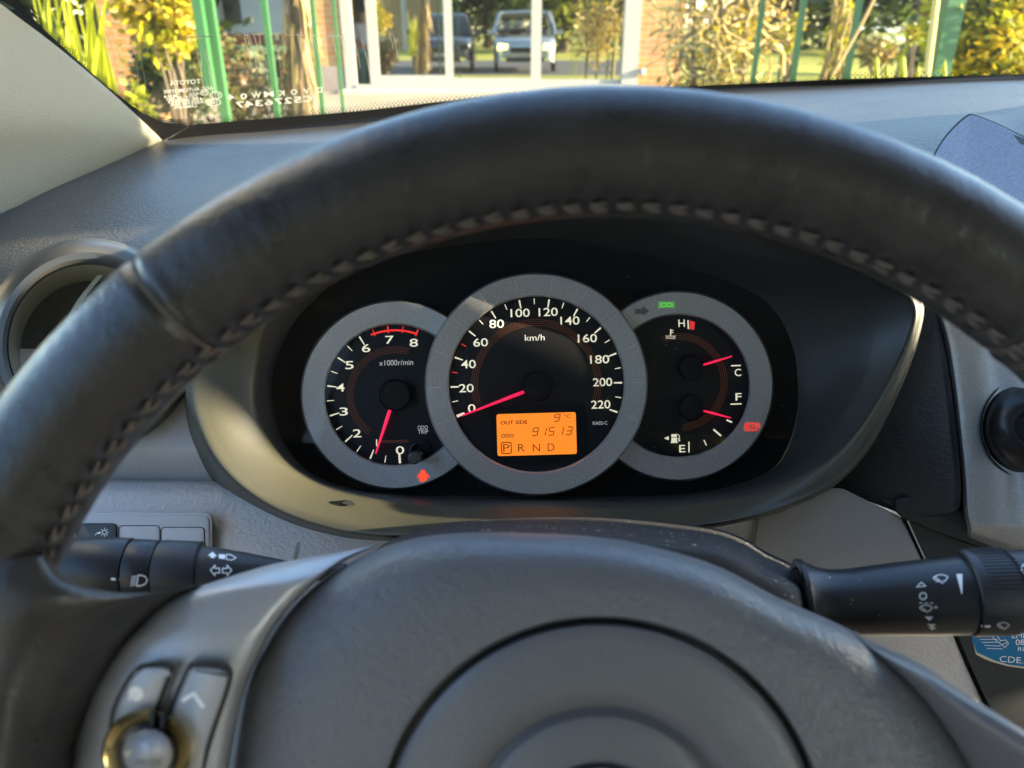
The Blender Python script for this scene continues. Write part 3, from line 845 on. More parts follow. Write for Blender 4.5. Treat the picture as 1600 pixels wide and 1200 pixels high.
# --- fuel and temperature gauge
DF = .4396
fx, fy = 1060, 603
fug = gauge('fuel_temperature_gauge', fx, fy, 148.5, 111, .4315)
q = text('H', 1065, 505, 11.5, ROLL, 10, False, .006) + text('C', 1153, 582, 11.5, ROLL, 10, False, .006)
q += stroke([(1143, 571.5), (1157, 571)], 1.9) + stroke([(1075, 501), (1075.5, 513.5)], 2.0)
lay_flat(q, DF, 'temperature_marks', MAT['number'], fug)
q = text('F', 1154, 620, 11.5, ROLL, 9.5, False, .006) + text('E', 1066, 701, 11.5, ROLL, 9.5, False, .006)
q += stroke([(1142, 631.5), (1158, 631)], 1.9) + stroke([(1076.5, 691), (1076.5, 706)], 2.0)
q += stroke([(1100, 688), (1103.5, 695.5)], 1.6) + stroke([(1115.5, 671.5), (1126, 680.5)], 2.8) + stroke([(1136, 656.5), (1143, 659.5)], 2.6)
lay_flat(q, DF, 'fuel_marks', MAT['number'], fug)
lay_flat([[(1077.5, 500.8), (1086, 503), (1084.5, 515.5), (1076.8, 514)]], DF, 'hot_mark', MAT['redmark'], fug)
q = stroke([(1048, 515), (1048, 524)], 1.8) + stroke([(1048, 516), (1052, 516)], 1.1) + stroke([(1048, 519.3), (1052, 519.3)], 1.1)
for k in (0, 1): q += stroke([(1040.5 + i * 2.5, 525 + k * 3 + (.9 if i % 2 else -.4)) for i in range(7)], 1.0)
lay_flat(q, DF, 'temperature_symbol', MAT['number'], fug)
q = [[(1037.5, 684.7), (1045, 681.5), (1045, 688)]]
q += [[(1049, 678.5), (1057.5, 678.2), (1057.7, 682.5), (1049, 682.8)], [(1049, 683.8), (1057.7, 683.5), (1058, 690.5), (1049, 690.8)], [(1048, 690.6), (1059, 690.2), (1059, 692), (1048, 692.3)]]
q += stroke([(1058, 685), (1060, 685), (1060.5, 689), (1062, 689), (1061.5, 681), (1058.5, 678)], .9)
lay_flat(q, DF, 'fuel_symbol', MAT['number'], fug)
q = []
for r_ in (67, 70, 73, 76): q += stroke(arc(1060, 597, r_, -84, 110, 60), .8)
lay_flat(q, DF, 'amber_lines', MAT['arcline'], fug)
needle(fug, 1080, 574, 1094.5, 571.5, 1144, 556.5, 19, 3.4, 1.8)
needle(fug, 1080.5, 637, 1094, 640.5, 1142, 653, 19, 3.4, 1.8)

# --- tell-tale lamps printed in the rings
RF = .4318
q = []
for s in (-1, 1):
    q += stroke(arc(1041.5 + s * 4.2, 476.2, 3.4, 0, 360, 14), 1.0, True)
    for k in (-1, 0, 1): q += stroke([(1041.5 + s * 8.9, 476.3 + k * 2.8), (1041.5 + s * 12, 476.3 + k * 4.3)], .9)
lay_flat(q, RF - .0002, 'parking_light_lamp', MAT['lamp_green'], clu)
q = stroke(arc(1175.5, 667, 6, 0, 360, 24), .95, True) + stroke([(1175.5, 663.4), (1175.5, 667.8)], 1.4) + stroke([(1175.5, 670), (1175.5, 670.8)], 1.4)
q += stroke(arc(1175.5, 667, 9, -46, 46, 10), .9) + stroke(arc(1175.5, 667, 9, 134, 226, 10), .9) + stroke(arc(1175.5, 667, 11.8, -38, 38, 10), .7) + stroke(arc(1175.5, 667, 11.8, 142, 218, 10), .7)
lay_flat(q, RF - .0002, 'brake_warning_lamp', MAT['lamp_red'], clu)
q = [[(656.5, 739), (658.5, 734.5), (663, 734.3), (665.5, 738.5), (666, 743), (656.3, 743.2)], [(656.8, 744.2), (666, 744), (665.5, 747.5), (657.3, 747.8)], [(656.3, 748.8), (666, 748.4), (665, 753), (657.5, 753.2)]]
q += stroke([(655.5, 741), (651.5, 746.5)], 1.5) + stroke([(667, 740.8), (671, 745.8)], 1.5) + stroke([(655.8, 743), (655.8, 751)], 1.2) + stroke([(666.8, 742.6), (666.8, 750.6)], 1.2)
lay_flat(q, RF - .0002, 'open_door_lamp', MAT['lamp_orange'], clu)
lay_flat([[(992, 483.5), (1004, 482.5), (1004, 478.5), (1014, 486), (1004.5, 494), (1004.5, 490), (992, 491)]], RF - .0003, 'turn_arrow', MAT['icon_dim'], clu)
# clear cover
g = MB()
lo = cr([mixp(b, c, .30) for b, c in zip(L2, L3)], 96, True)
ld = lambda y: .405 + (y - 380) * .00003
cen = (838, 590)
g.grid([[P(x * t + cen[0] * (1 - t), y * t + cen[1] * (1 - t), ld(y * t + cen[1] * (1 - t))) for x, y, d in lo] for t in (1, .75, .5, .25, .02)], True, False, True)
g.build('clear_cover', MAT['lens'], clu)

# ================================================================== STEERING COLUMN, STALKS
col = thing('steering_column', P(930, 870, .31), 'dusty black steering column shroud below the instrument cluster', 'steering column')
g = MB()
top = [(560, 900), (600, 850), (690, 819), (780, 811), (870, 808), (965, 810), (1100, 823), (1155, 838), (1197, 862), (1236, 881), (1255, 905), (1262, 990)]
def crow(dy, d, k): return [(930 + (x - 930) * k, y + dy, d) for x, y in top]
g.pxgrid([crow(16, .40, .97), crow(4, .385, .985), crow(0, .372, 1), crow(4, .345, 1.0), crow(14, .315, 1.0), crow(24, .292, .998), crow(31, .280, .985), crow(44, .274, .95), crow(110, .272, .9), crow(190, .272, .8)], 70, 60)
g.build('shroud', MAT['column'], col)
g = MB(); g.lathe(1243, 915, [(38, .292), (36, .288), (30, .287), (26, .292)], 32, sx=.35); g.build('stalk_collar', MAT['column'], col)
g = MB(); g.prism(chaikin([(456, 868), (461, 848), (465, 845), (469, 848), (467, 866), (463, 876), (457, 876)], 2), .30, .304, .0008); g.build('white_tab', MAT['white_frame'], col)  # small pale sliver just left of the shroud


def stalk_mesh(pts, n=40, flat=1.0):
    """pts = (px, py, d, radius px): a turned lever lying across the view."""
    g = MB(); rows = []
    cs_ = [P(x, y, d) for x, y, d, r_ in pts]
    ax = (cs_[-1] - cs_[0]).normalized()
    b1 = AX_F - ax * AX_F.dot(ax); b1.normalize(); b2 = ax.cross(b1)
    for c, (x, y, d, r_) in zip(cs_, pts):
        rr = r_ * d / F
        rows.append([c + (b1 * math.cos(2 * math.pi * k / n) * flat + b2 * math.sin(2 * math.pi * k / n)) * rr for k in range(n)])
    g.grid(rows, True, True, True)
    return g


lst = thing('indicator_stalk', P(300, 888, .30), 'black headlight and turn signal stalk left of the wheel hub', 'stalk')
sd = lambda x: .305 - (470 - x) * .00002
sy = lambda x: 893 - (470 - x) * .020
mk = lambda seq: [(x, sy(x), sd(x), r_) for x, r_ in seq]
sh = stalk_mesh(mk([(540, 14), (455, 15), (420, 21), (380, 28), (345, 33), (314, 36.5), (310, 36)])).build('lever', MAT['stalk2'], lst)
r1 = stalk_mesh(mk([(314, 38), (313, 42.5), (311, 43.5), (258, 44.5), (251, 44), (249, 42), (248.5, 38)])).build('fog_ring', MAT['stalk2'], lst)
r2 = stalk_mesh(mk([(248, 40), (247.5, 43), (246, 44), (212, 45), (206, 44.5), (204.5, 42), (204, 38)])).build('light_ring', MAT['stalk'], lst)
r3 = stalk_mesh(mk([(203.5, 42), (203, 45.5), (201, 46.5), (150, 47), (110, 46), (98, 43), (92, 36), (88, 24), (86, 4)])).build('light_knob', MAT['stalk'], lst)
stalk_mesh(mk([(252, 40), (203, 40)])).build('lever_core', MAT['seam'], lst)
q = [[(174, 902.5), (185.5, 903.3), (185.5, 907), (174, 906.3)]]
lay_on(q, r3, 'switch_mark', MAT['white'], r3)
q = stroke([(216, 899), (221, 898.5), (227, 900.5), (230, 906), (227, 912), (221, 914.5), (214, 915), (216, 899)], 1.7)
for k in range(5): q += stroke([(202.5 + 1.6 + (4 - k) * .6, 901 + k * 3.3), (211.5 + (4 - k) * .4, 900.3 + k * 3.3)], 1.3)
lay_on(q, r2, 'headlamp_symbol', MAT['white'], r2)
q = []
for s, cx in ((-1, 337), (1, 354)): q += stroke([(cx + s * 8, 891), (cx + s * 1, 883.5), (cx + s * 1, 888), (cx - s * 6, 888), (cx - s * 6, 895), (cx + s * 1, 895), (cx + s * 1, 899)], 1.8, True)
q += [[(324.5, 869), (332, 863), (339.5, 869.5), (335.5, 869.5), (335.5, 872.5), (329, 872), (329, 869)]]
q += [[(342, 866.5), (352, 867), (352, 874), (342, 873)]] + stroke([(354, 867), (360, 867.3), (369, 872), (362, 875.5), (354, 874.5)], 1.2, True)
q += stroke([(318, 916), (322, 912.5), (323, 916)], 1.2) + stroke([(326, 914.5), (331, 913.5)], 1.2)
lay_on(q, sh, 'turn_symbols', MAT['white'], sh)

rst = thing('wiper_stalk', P(1420, 930, .29), 'glossy black wiper stalk with white wiper symbols at the right', 'stalk')
rp = lambda seq: [(x, y, .296 - (x - 1255) * .00003, r_) for x, y, r_ in seq]
rl = stalk_mesh(rp([(1246, 934, 48), (1249, 934, 60), (1256, 935, 61), (1264, 937, 57), (1280, 940, 53), (1300, 942, 51), (1330, 941, 51), (1380, 937, 54), (1431, 934, 57), (1480, 931, 59), (1503, 929.5, 60), (1505, 929, 56)])).build('lever', MAT['stalk'], rst)
rr1 = stalk_mesh(rp([(1505.5, 928, 58), (1506, 926.5, 64.5), (1508, 926, 66), (1566, 924, 66), (1572, 924, 65), (1573.5, 924, 60)])).build('interval_ring', MAT['stalk2'], rst)
g = MB()
for k in range(16):                                   # grip ribs over the upper face of the ring
    a = R(20 + k * 5.2)
    pts = []
    for x in (1512, 1566):
        c = P(x, 926 - (x - 1508) * .03, .296 - (x - 1255) * .00003); rad = 66.3 * .288 / F
        pts.append(c + (AX_U * math.sin(a) - AX_F * math.cos(a)) * rad)
    g.tube(pts, .00028, 6)
g.build('grip_ribs', MAT['stalk'], rst)
rr2 = stalk_mesh(rp([(1574, 924, 58), (1575, 923.5, 62), (1640, 921, 63), (1700, 919, 60), (1716, 918, 50), (1722, 918, 5)])).build('rear_wiper_knob', MAT['stalk'], rst)
def wiper(cx, cy, s, rot):
    f = stroke(arc(0, 6, 14, 35, 145, 12, .78), 1.5) + stroke([(-11.5, -.3), (-5.5, 5.5), (-1, 4)], 1.5) + stroke([(11.5, -.3), (6, 6), (3, 5)], 1.5) + stroke([(-8.5, -2), (2.5, 8.5)], 1.6)
    return xform(f, cx, cy, rot, s, s)
q = stroke([(1432, 917.5), (1439.5, 910.5), (1446, 916)], 1.4, True) + stroke(arc(1442, 931.5, 5.2, 0, 360, 18), 1.8, True)
q += wiper(1469.5, 903.5, 1, 4) + wiper(1446.5, 949.5, .88, 0)
for x in (1436, 1444.5, 1453): q += stroke([(x, 942.4), (x + 4.5, 941.8)], 1.1)
q += [[(1444, 962.5), (1458, 963), (1452, 969.5)], [(1448, 974.5), (1462, 974.8), (1456, 979.5)], [(1450, 979), (1463, 979.3), (1456.5, 984)]]
q += [[(1494.5, 897.5), (1508, 897.5), (1514, 928), (1504.5, 928)], [(1505, 932), (1514.5, 932), (1519, 959.5), (1512.5, 959.5)], [(1513.5, 963), (1519.5, 963), (1522.5, 982), (1519.5, 982)]]
q = [[(min(x, 1503.4), y) if x > 1490 else (x, y) for x, y in p] if max(x for x, y in p) < 1490 else p for p in q]
lay_on([p for p in q if max(x for x, y in p) < 1505], rl, 'wiper_symbols', MAT['white'], rl)
lay_on([[(1494, 897.5), (1503.5, 897.5), (1503.5, 928), (1502, 928)]], rl, 'interval_wedge', MAT['white'], rl)
q = [[(1507.2, 898), (1511, 898), (1514, 928), (1507.2, 928)], [(1507.2, 932), (1514.5, 932), (1519, 959.5), (1511, 959.5)], [(1513.5, 963), (1519.5, 963), (1522.5, 982), (1519.5, 982)]]
q += [[(1534, 976.5), (1547, 976.5), (1547, 979.5), (1534, 979.5)]] + wiper(1567, 976, .8, 0)
lay_on(q, rr1, 'interval_wedge', MAT['white'], rr1)
q = stroke(arc(1603, 889, 7, 100, 260, 12), 2.2)
lay_on(q, rr2, 'washer_symbol', MAT['white'], rr2)

# ================================================================== STEERING WHEEL
D0 = .195
WX, WY = 953, 1296
RIM, RT = 1058 * D0 / F, 98 * D0 / F
wc = P(WX, WY, D0)
whl = thing('steering_wheel', wc, 'black leather steering wheel with stitched rim and silver thumb buttons', 'steering wheel')
def rimp(a, phi, k=1.0):
    """a: angle round the wheel, phi: angle round the tube (0 = towards the hub, 90 = towards the driver)."""
    e = AX_R * math.cos(R(a)) + AX_U * math.sin(R(a))
    r_ = RT * k
    return wc + e * (RIM - r_ * math.cos(R(phi))) - AX_F * (r_ * math.sin(R(phi)) * 1.0)
g = MB()
NA, NP = 900, 56
SEAM = (129.3, 50.7)
rows = []
for i in range(NA):
    a = 360 * i / NA
    ring = []
    for j in range(NP):
        phi = 360 * j / NP
        k = 1.0
        for s in SEAM:
            q_ = (a - s)
            k -= .075 * math.exp(-(q_ / .38) ** 2) - .02 * math.exp(-((q_ + .9) / .7) ** 2)
        dphi = min(abs(phi - 20), 360 - abs(phi - 20))
        k -= .055 * math.exp(-(dphi / 9) ** 2) + .035 * math.exp(-(dphi / 16) ** 2) * math.cos(2 * math.pi * a / 2.4)
        k += .002 * math.sin(a * 1.7 + 2 * math.sin(phi * .03)) + .0015 * math.sin(a * 4.1 + phi * .05)
        ring.append(rimp(a, phi, k))
    rows.append(ring)
rows.append(rows[0])
g.grid(rows, True)
g.build('rim', MAT['leather'], whl, angle=75)
g = MB()
for i in range(150):
    a = 2.4 * i
    for s in (-1, 1):
        a0, a1 = a - .78 + .1 * s, a + .78 + .1 * s
        ph0, ph1 = (13, 16) if s < 0 else (23, 20)
        j = rnd.uniform(-1.2, 1.2)
        g.tube([rimp(a0, ph0 + j, .985), rimp((a0 + a1) / 2, (ph0 + ph1) / 2 + j, 1.0), rimp(a1, ph1 + j, .975)], [.0004, .00072 * rnd.uniform(.8, 1.15), .0004], 8)
g.build('stitching', MAT['stitch'], whl)
for s in SEAM:
    g = MB()
    g.tube([rimp(s, ph, .94) for ph in range(0, 361, 8)], .0007, 6, False)
    g.build('leather_seam', MAT['stitch'], whl)

# hub cover
HX, HY = 938, 1313
outl = [(352, 1270), (358, 1200), (380, 1072), (418, 996), (463, 941), (515, 898), (592, 858), (640, 843), (690, 835), (770, 832), (910, 837), (1015, 853), (1120, 884), (1215, 933), (1341, 991), (1432, 1061), (1485, 1124), (1527, 1197), (1550, 1270), (1540, 1400), (1450, 1560), (1200, 1680), (940, 1710), (680, 1680), (440, 1560), (360, 1400)]
oc = cr(outl, 600, True)
NH = 240
def ray_out(th):
    best = 0
    c, s = math.cos(th), math.sin(th)
    for i in range(600):
        (x0, y0), (x1, y1) = oc[i], oc[(i + 1) % 600]
        ax_, ay_, bx_, by_ = x0 - HX, y0 - HY, x1 - HX, y1 - HY
        den = c * (by_ - ay_) - s * (bx_ - ax_)
        if abs(den) < 1e-9: continue
        t = (ax_ * (by_ - ay_) - ay_ * (bx_ - ax_)) / den
        u = (ax_ * s - ay_ * c) / den
        if 0 <= u <= 1 and t > best: best = t
    return best
rad = [ray_out(2 * math.pi * k / NH) for k in range(NH)]
prof = [(0, .245), (.004, .231), (.015, .2245), (.04, .2195), (.09, .2150), (.16, .2118), (.26, .2090), (.40, .2068), (.6, .2052), (.8, .2045), (.955, .2042), (.985, .2046), (1.0, .2062)]
rows = []
for t, d in prof:
    row = []
    for k in range(NH):
        th = 2 * math.pi * k / NH
        r0 = rad[k]; r_ = r0 + (348 - r0) * t
        row.append((HX + r_ * math.cos(th), HY + r_ * math.sin(th), d))
    rows.append(row)
g = MB()
g.pxgrid(rows, NH, 60, True)
g.build('airbag_cover', MAT['pad'], whl)
g = MB(); g.lathe(HX, HY, [(350, .2055), (348, .2085), (337, .2085), (336, .205)], 160); g.build('cover_groove', MAT['seam'], whl)
g = MB(); g.lathe(HX, HY, [(339, .2085), (338.5, .2052), (335, .2032), (327, .2022), (310, .2017), (270, .2009), (236, .2003), (226, .2008), (218, .2026), (209, .2036), (201, .2026), (193, .2010), (180, .2002), (130, .1995), (122, .1998), (120, .2025), (114, .2025), (112, .2005), (0.5, .2003)], 160)
g.build('horn_pad', MAT['pad_smooth'], whl)
g = MB()
for rx, ry, r_ in ((104, 106, 7), (40, 98, 6), (80, 34, 6)):
    oy = 0 if ry > 30 else -34
    g.tube([P(HX + rx * math.cos(2 * math.pi * k / 48), HY + oy + ry * math.sin(2 * math.pi * k / 48), .1985) for k in range(49)], r_ * .2 / F, 8, False)
g.build('emblem', MAT['chrome'], whl)

# left spoke: silver cover
Ls = [(530, 864), (425, 882), (314, 916), (258, 938), (218, 975), (186, 1009), (155, 1055), (135, 1094), (117, 1150), (104, 1230), (98, 1310), (98, 1450)]
Rs = [(596, 850), (545, 873), (503, 902), (472, 930), (443, 962), (422, 992), (400, 1036), (384, 1072), (370, 1130), (359, 1200), (354, 1310), (354, 1450)]
rows = []
for i, (l, r_) in enumerate(zip(Ls, Rs)):
    b0 = (.236, .226, .216, .2125, .2095, .2075, .2062, .2056, .2052, .205, .205, .205)[i]
    mid = lambda t: (l[0] + (r_[0] - l[0]) * t, l[1] + (r_[1] - l[1]) * t)
    rows.append([(*mid(0), b0 + .010), (*mid(.02), b0 + .003), (*mid(.10), b0 - .001), (*mid(.3), b0 - .003), (*mid(.6), b0 - .003), (*mid(.88), b0 - .001), (*mid(.97), b0 + .004), (*mid(1.0), b0 + .016)])
g = MB(); g.pxgrid(rows, 50, 70); g.build('spoke_cover', MAT['silver'], whl)
# leather web between rim and silver cover
g = MB()
g.pxgrid([[(-160, 900, .190), (-40, 880, .183), (60, 870, .185), (84, 880, .196), (90, 896, .206), (88, 905, .222)],
          [(-160, 930, .188), (-40, 915, .181), (70, 905, .184), (110, 908, .192), (126, 918, .204), (128, 925, .222)],
          [(-160, 970, .188), (-30, 955, .181), (90, 935, .184), (160, 925, .193), (190, 927, .206), (191, 931, .224)],
          [(-160, 1010, .188), (-30, 990, .181), (90, 965, .185), (190, 935, .195), (254, 924, .208), (258, 928, .226)],
          [(-160, 1050, .188), (-20, 1025, .182), (90, 995, .187), (200, 945, .199), (305, 916, .214), (312, 919, .23)],
          [(-160, 1090, .188), (-20, 1060, .182), (80, 1030, .188), (180, 985, .200), (265, 936, .2125), (268, 940, .223)],
          [(-160, 1140, .188), (-20, 1110, .182), (60, 1085, .188), (140, 1045, .199), (190, 1008, .2085), (195, 1012, .216)],
          [(-160, 1220, .188), (-30, 1200, .182), (40, 1180, .188), (95, 1140, .199), (120, 1150, .207), (124, 1154, .214)],
          [(-160, 1330, .188), (-40, 1320, .182), (30, 1310, .188), (80, 1300, .199), (101, 1290, .206), (105, 1290, .214)],
          [(-160, 1450, .188), (-40, 1450, .182), (30, 1450, .188), (80, 1450, .199), (101, 1450, .206), (105, 1450, .214)]], 40, 60)
g.build('spoke_leather', MAT['leather'], whl)
# buttons
SD = .2026
bl = chaikin([(212, 1040), (232, 1034), (277, 1034), (268, 1060), (240, 1132), (238, 1330), (165, 1330), (166, 1132), (184, 1080)], 2)
br = chaikin([(293, 1036), (300, 1034), (355, 1036), (366, 1048), (362, 1072), (331, 1160), (318, 1210), (306, 1330), (246, 1330), (252, 1140), (270, 1090)], 2)
for nm, ol_, ch in (('mode_button', bl, 0), ('seek_button', br, 1)):
    cx = sum(p[0] for p in ol_) / len(ol_); cy = sum(p[1] for p in ol_) / len(ol_)
    g = MB(); g.prism(ol_, SD - .0022, SD + .005); g.build('button_gap', MAT['seam'], whl)
    small = [(x + (7 if x < cx else -8) * min(1, abs(x - cx) / 20), y + (8 if y < 1045 else 0)) for x, y in ol_]
    g = MB(); g.prism(small, SD - .0034, SD + .003, .0011); b_ = g.build(nm, MAT['button'], whl)
    q = stroke([(287, 1094), (303, 1083), (317, 1103)], 6.5) if ch else [arc(213, 1083, 12, 0, 360, 8)[:-1]] + stroke([(203, 1090), (221, 1076)], 6)
    lay_on(q, b_, 'button_symbol', MAT['white'], b_, .0002)
g = MB(); g.lathe(229, 1178, [(71, .2035), (70, .1972), (67, .1962), (60, .1968), (48, .1985), (44, .2)], 64); g.build('knob_ring', MAT['warm_reflection'], whl)
g = MB(); g.prism([(233, 1110), (240, 1110), (240, 1140), (233, 1140)], .1958, .20); g.prism([(251, 1112), (258, 1114), (256, 1140), (249, 1140)], .1958, .20); g.build('ring_slot', MAT['seam'], whl)
g = MB(); g.lathe(229, 1178, [(46, .2), (44, .1985), (41, .1985), (40, .2)], 64); g.build('knob_groove', MAT['seam'], whl)
g = MB(); g.lathe(232, 1176, [(39, .1995), (37.5, .1958), (32, .1925), (22, .1900), (10, .1887), (0.5, .1884)], 64); kb = g.build('knob_ball', MAT['button'], whl)
lay_on(text('MODE', 234, 1190, 10, 0, 38), kb, 'knob_lettering', MAT['icon_dim'], kb, .0002)
# right spoke
g = MB()
g.pxgrid([[(1335, 985, .236), (1357, 1001, .226), (1430, 1032, .218), (1500, 1078, .210), (1600, 1141, .20), (1720, 1215, .195), (1850, 1300, .195)],
          [(1338, 992, .222), (1362, 1012, .217), (1436, 1050, .211), (1510, 1100, .204), (1610, 1165, .196), (1720, 1240, .190), (1850, 1320, .19)],
          [(1341, 1000, .223), (1372, 1026, .2175), (1440, 1072, .2115), (1510, 1130, .205), (1600, 1200, .199), (1720, 1290, .192), (1850, 1380, .19)],
          [(1330, 1010, .238), (1355, 1052, .236), (1400, 1105, .234), (1450, 1165, .232), (1500, 1270, .23), (1540, 1440, .228), (1700, 1540, .226)]], 50, 30)
g.build('spoke_cover', MAT['pad_smooth'], whl)
#PART4
# ================================================================== THE CAR ITSELF (seen in the glass door, shades the cabin)
def struct(name, mb, mat, kind='structure'):
    o = mb.build(name, mat, None, loc=(0, 0, 0), smooth=False); o['kind'] = kind; return o


def shell(xc, yf, paint, label, full):
    car = thing('parked_car', (xc, yf - 2.0, 0), label, 'car')
    def pt(x, y, z): return Vector((xc + x, yf + y, z))
    g = MB(); rows = []
    prof = [(-4.2, .55, .85), (-4.15, .30, .95), (-3.6, .24, .97)] if full else []
    # nose: cross-sections from front to windscreen base (half width, bottom, top)
    secs = [(0.0, .62, .42, .70), (-.05, .74, .34, .80), (-.16, .83, .28, .88), (-.40, .88, .26, .93), (-.85, .90, .26, .975), (-1.12, .90, .26, 1.01)]
    if full: secs += [(-1.6, .90, .26, 1.02), (-3.2, .90, .26, 1.02), (-4.0, .86, .3, .98), (-4.2, .76, .4, .85)]
    for y, hw, zb, zt in secs:
        c = zt - .10
        rows.append([pt(-hw, y, zb), pt(-hw * 1.0, y, (zb + c) / 2), pt(-hw, y, c), pt(-hw * .93, y, zt - .03), pt(-hw * .6, y, zt), pt(0, y, zt + .015), pt(hw * .6, y, zt), pt(hw * .93, y, zt - .03), pt(hw, y, c), pt(hw, y, (zb + c) / 2), pt(hw, y, zb)])
    g.grid(rows); b = len(rows[0])
    g.quad(*rows[0]); g.quad(*reversed(rows[-1])) if full else None
    g.build('bonnet' if not full else 'body', paint, car)
    for s in (-1, 1):
        g = MB(); g.grid([[pt(s * .66, -.035 + dy, .70) + Vector((a * (.15 - k), 0, b_ * (.085 - k))) for a, b_ in ((-1, -1), (1, -.8), (1, .8), (-.8, 1))] for dy, k in ((-.1, 0), (.03, 0), (.05, .02))], True, True, True)
        g.build('headlight', MAT['headlight'] if not full else MAT['gloss_black'], car)
        g = MB(); g.tube([pt(s * .80, -.78, .36), pt(s * 1.0 * .905, -.78, .36)], .36, 28); wl = g.build('wheel', MAT['rubber'], car)
        g = MB(); g.box(pt(s * 1.02, -1.15, 1.08), (.20, .10, .15)); g.build('wing_mirror', paint, car)
    g = MB(); g.box(pt(0, .0, .62), (.86, .06, .14)); g.box(pt(0, -.005, .36), (1.1, .07, .12)); g.build('grille', MAT['gloss_black'], car, smooth=False)
    g = MB(); g.box(pt(0, .045, .49), (.42, .02, .11)); g.build('number_plate', MAT['white_frame'], car, smooth=False)
    if full:
        g = MB()
        g.grid([[pt(s * w_, y, z) for s in (-1, 1)] for y, z, w_ in ((-1.1, 1.02, .82), (-1.75, 1.52, .64), (-2.2, 1.60, .60), (-3.4, 1.56, .60), (-4.1, 1.03, .76))])
        for s in (-1, 1): g.quad(*[pt(s * w_, y, z) for y, z, w_ in ((-1.1, 1.02, .82), (-1.75, 1.52, .64), (-2.2, 1.60, .60), (-3.4, 1.56, .60), (-4.1, 1.03, .76))])
        g.build('windows', MAT['gloss_black'], car)
    else:
        g = MB()
        for s in (-1, 1): g.tube([pt(s * .90, -.95, 1.02), pt(s * .88, -1.35, 1.22), pt(s * .78, -1.80, 1.60)], .045, 10)
        g.tube([pt(-.70, -1.80, 1.60), pt(0, -1.76, 1.63), pt(.70, -1.80, 1.60)], .055, 10)
        g.build('windscreen_frame', paint, car)
        lin = M('headlining', (.46, .45, .42), .9, bump=('noise', 600, .2))
        g = MB(); g.grid([[pt(x * .68, y, z) for x in (-1, -.9, -.5, 0, .5, .9, 1)] for y, z in ((-1.80, 1.585), (-2.2, 1.615), (-3.2, 1.60), (-3.7, 1.55))]); g.build('headlining', lin, car)
        g = MB(); g.grid([[pt(x * .72, y, z + .05) for x in (-1, -.9, -.5, 0, .5, .9, 1)] for y, z in ((-1.78, 1.585), (-2.2, 1.615), (-3.2, 1.60), (-3.8, 1.55))]); g.build('roof', paint, car)
        for s in (-1, 1):
            def side(y, z): return pt(s * (.88 - max(0, z - 1.0) * .30), y, z)
            def slab(y0, y1, z0, z1): 
                q_ = [side(y0, z0), side(y1, z0), side(y1, z1), side(y0, z1)]; o_ = Vector((s * .05, 0, 0)); g.grid([q_, [p + o_ for p in q_]], True, True, True)
            g = MB(); slab(-1.0, -2.55, .30, .98); g.build('front_door', paint, car, smooth=False)
            g = MB(); slab(-2.56, -3.7, .30, 1.0); g.build('rear_door', paint, car, smooth=False)
            g = MB(); slab(-2.43, -2.70, 1.0, 1.53); slab(-1.40, -1.73, 1.34, 1.529); slab(-3.45, -3.8, 1.0, 1.53); slab(-1.42, -3.8, 1.532, 1.66); g.build('pillar_and_blocker', lin, car, smooth=False)  # pillars and header; the short forward slab is added to block sun
        s = 1; g = MB(); slab(-1.935, -2.42, 1.001, 1.529); slab(-1.822, -1.892, 1.165, 1.475); g.build('sun_blocker', MAT['dash_dark'], car, smooth=False)  # unseen panels added to keep the sun off wheel and gauges
        g = MB(); g.box(pt(0, -3.9, .70), (1.7, .06, .9)); g.box(pt(0, -3.8, 1.55), (1.4, .06, .12)); g.build('tailgate', paint, car, smooth=False)
    return car


own = shell(.38, 1.95, MAT['body'], 'silver car with lit yellow headlights mirrored in the glass door', False)
shell(-2.05, 1.9, M('car_paint_dark', (.05, .055, .07), .25, metal=.3, coat=.5), 'dark car parked beside the silver car, mirrored in the glass door', True)
seat = thing('shading_seat', (.77, .01, .45), 'unseen dark grey passenger seat, shaped and placed to block the sun', 'seat')  # out of view; backrest and headrest shaped for the shadow they cast
sm = M('seat_fabric', (.10, .10, .105), .85, bump=('noise', 400, .3))
def cushion(rows):
    g = MB(); g.grid([[Vector(p) for p in cr(r, 32, True)] for r in rows], True, True, True); return g
def ring(c, hx, hy): return [(c[0] + hx * math.cos(R(a)) * (1 if abs(math.cos(R(a))) > .8 else 1.15), c[1] + hy * math.sin(R(a)) * 1.1, c[2]) for a in range(0, 360, 30)]
cushion([ring((.77, 0.160, .46), .20, .20), ring((.77, 0.160, .50), .26, .27), ring((.77, 0.160, .58), .26, .27), ring((.77, 0.140, .62), .21, .22)]).build('seat_cushion', sm, seat)
cushion([ring((.77, -0.020, .55), .20, .06), ring((.77, -0.050, .62), .25, .09), ring((.77, -0.110, .95), .26, .085), ring((.77, -0.160, 1.15), .29, .085), ring((.77, -0.180, 1.20), .25, .06)]).build('backrest', sm, seat)
cushion([ring((.77, -0.10, 1.21), .07, .05), ring((.77, -0.098, 1.24), .085, .072), ring((.77, -0.094, 1.34), .085, .072), ring((.77, -0.094, 1.38), .06, .045)]).build('headrest', sm, seat)

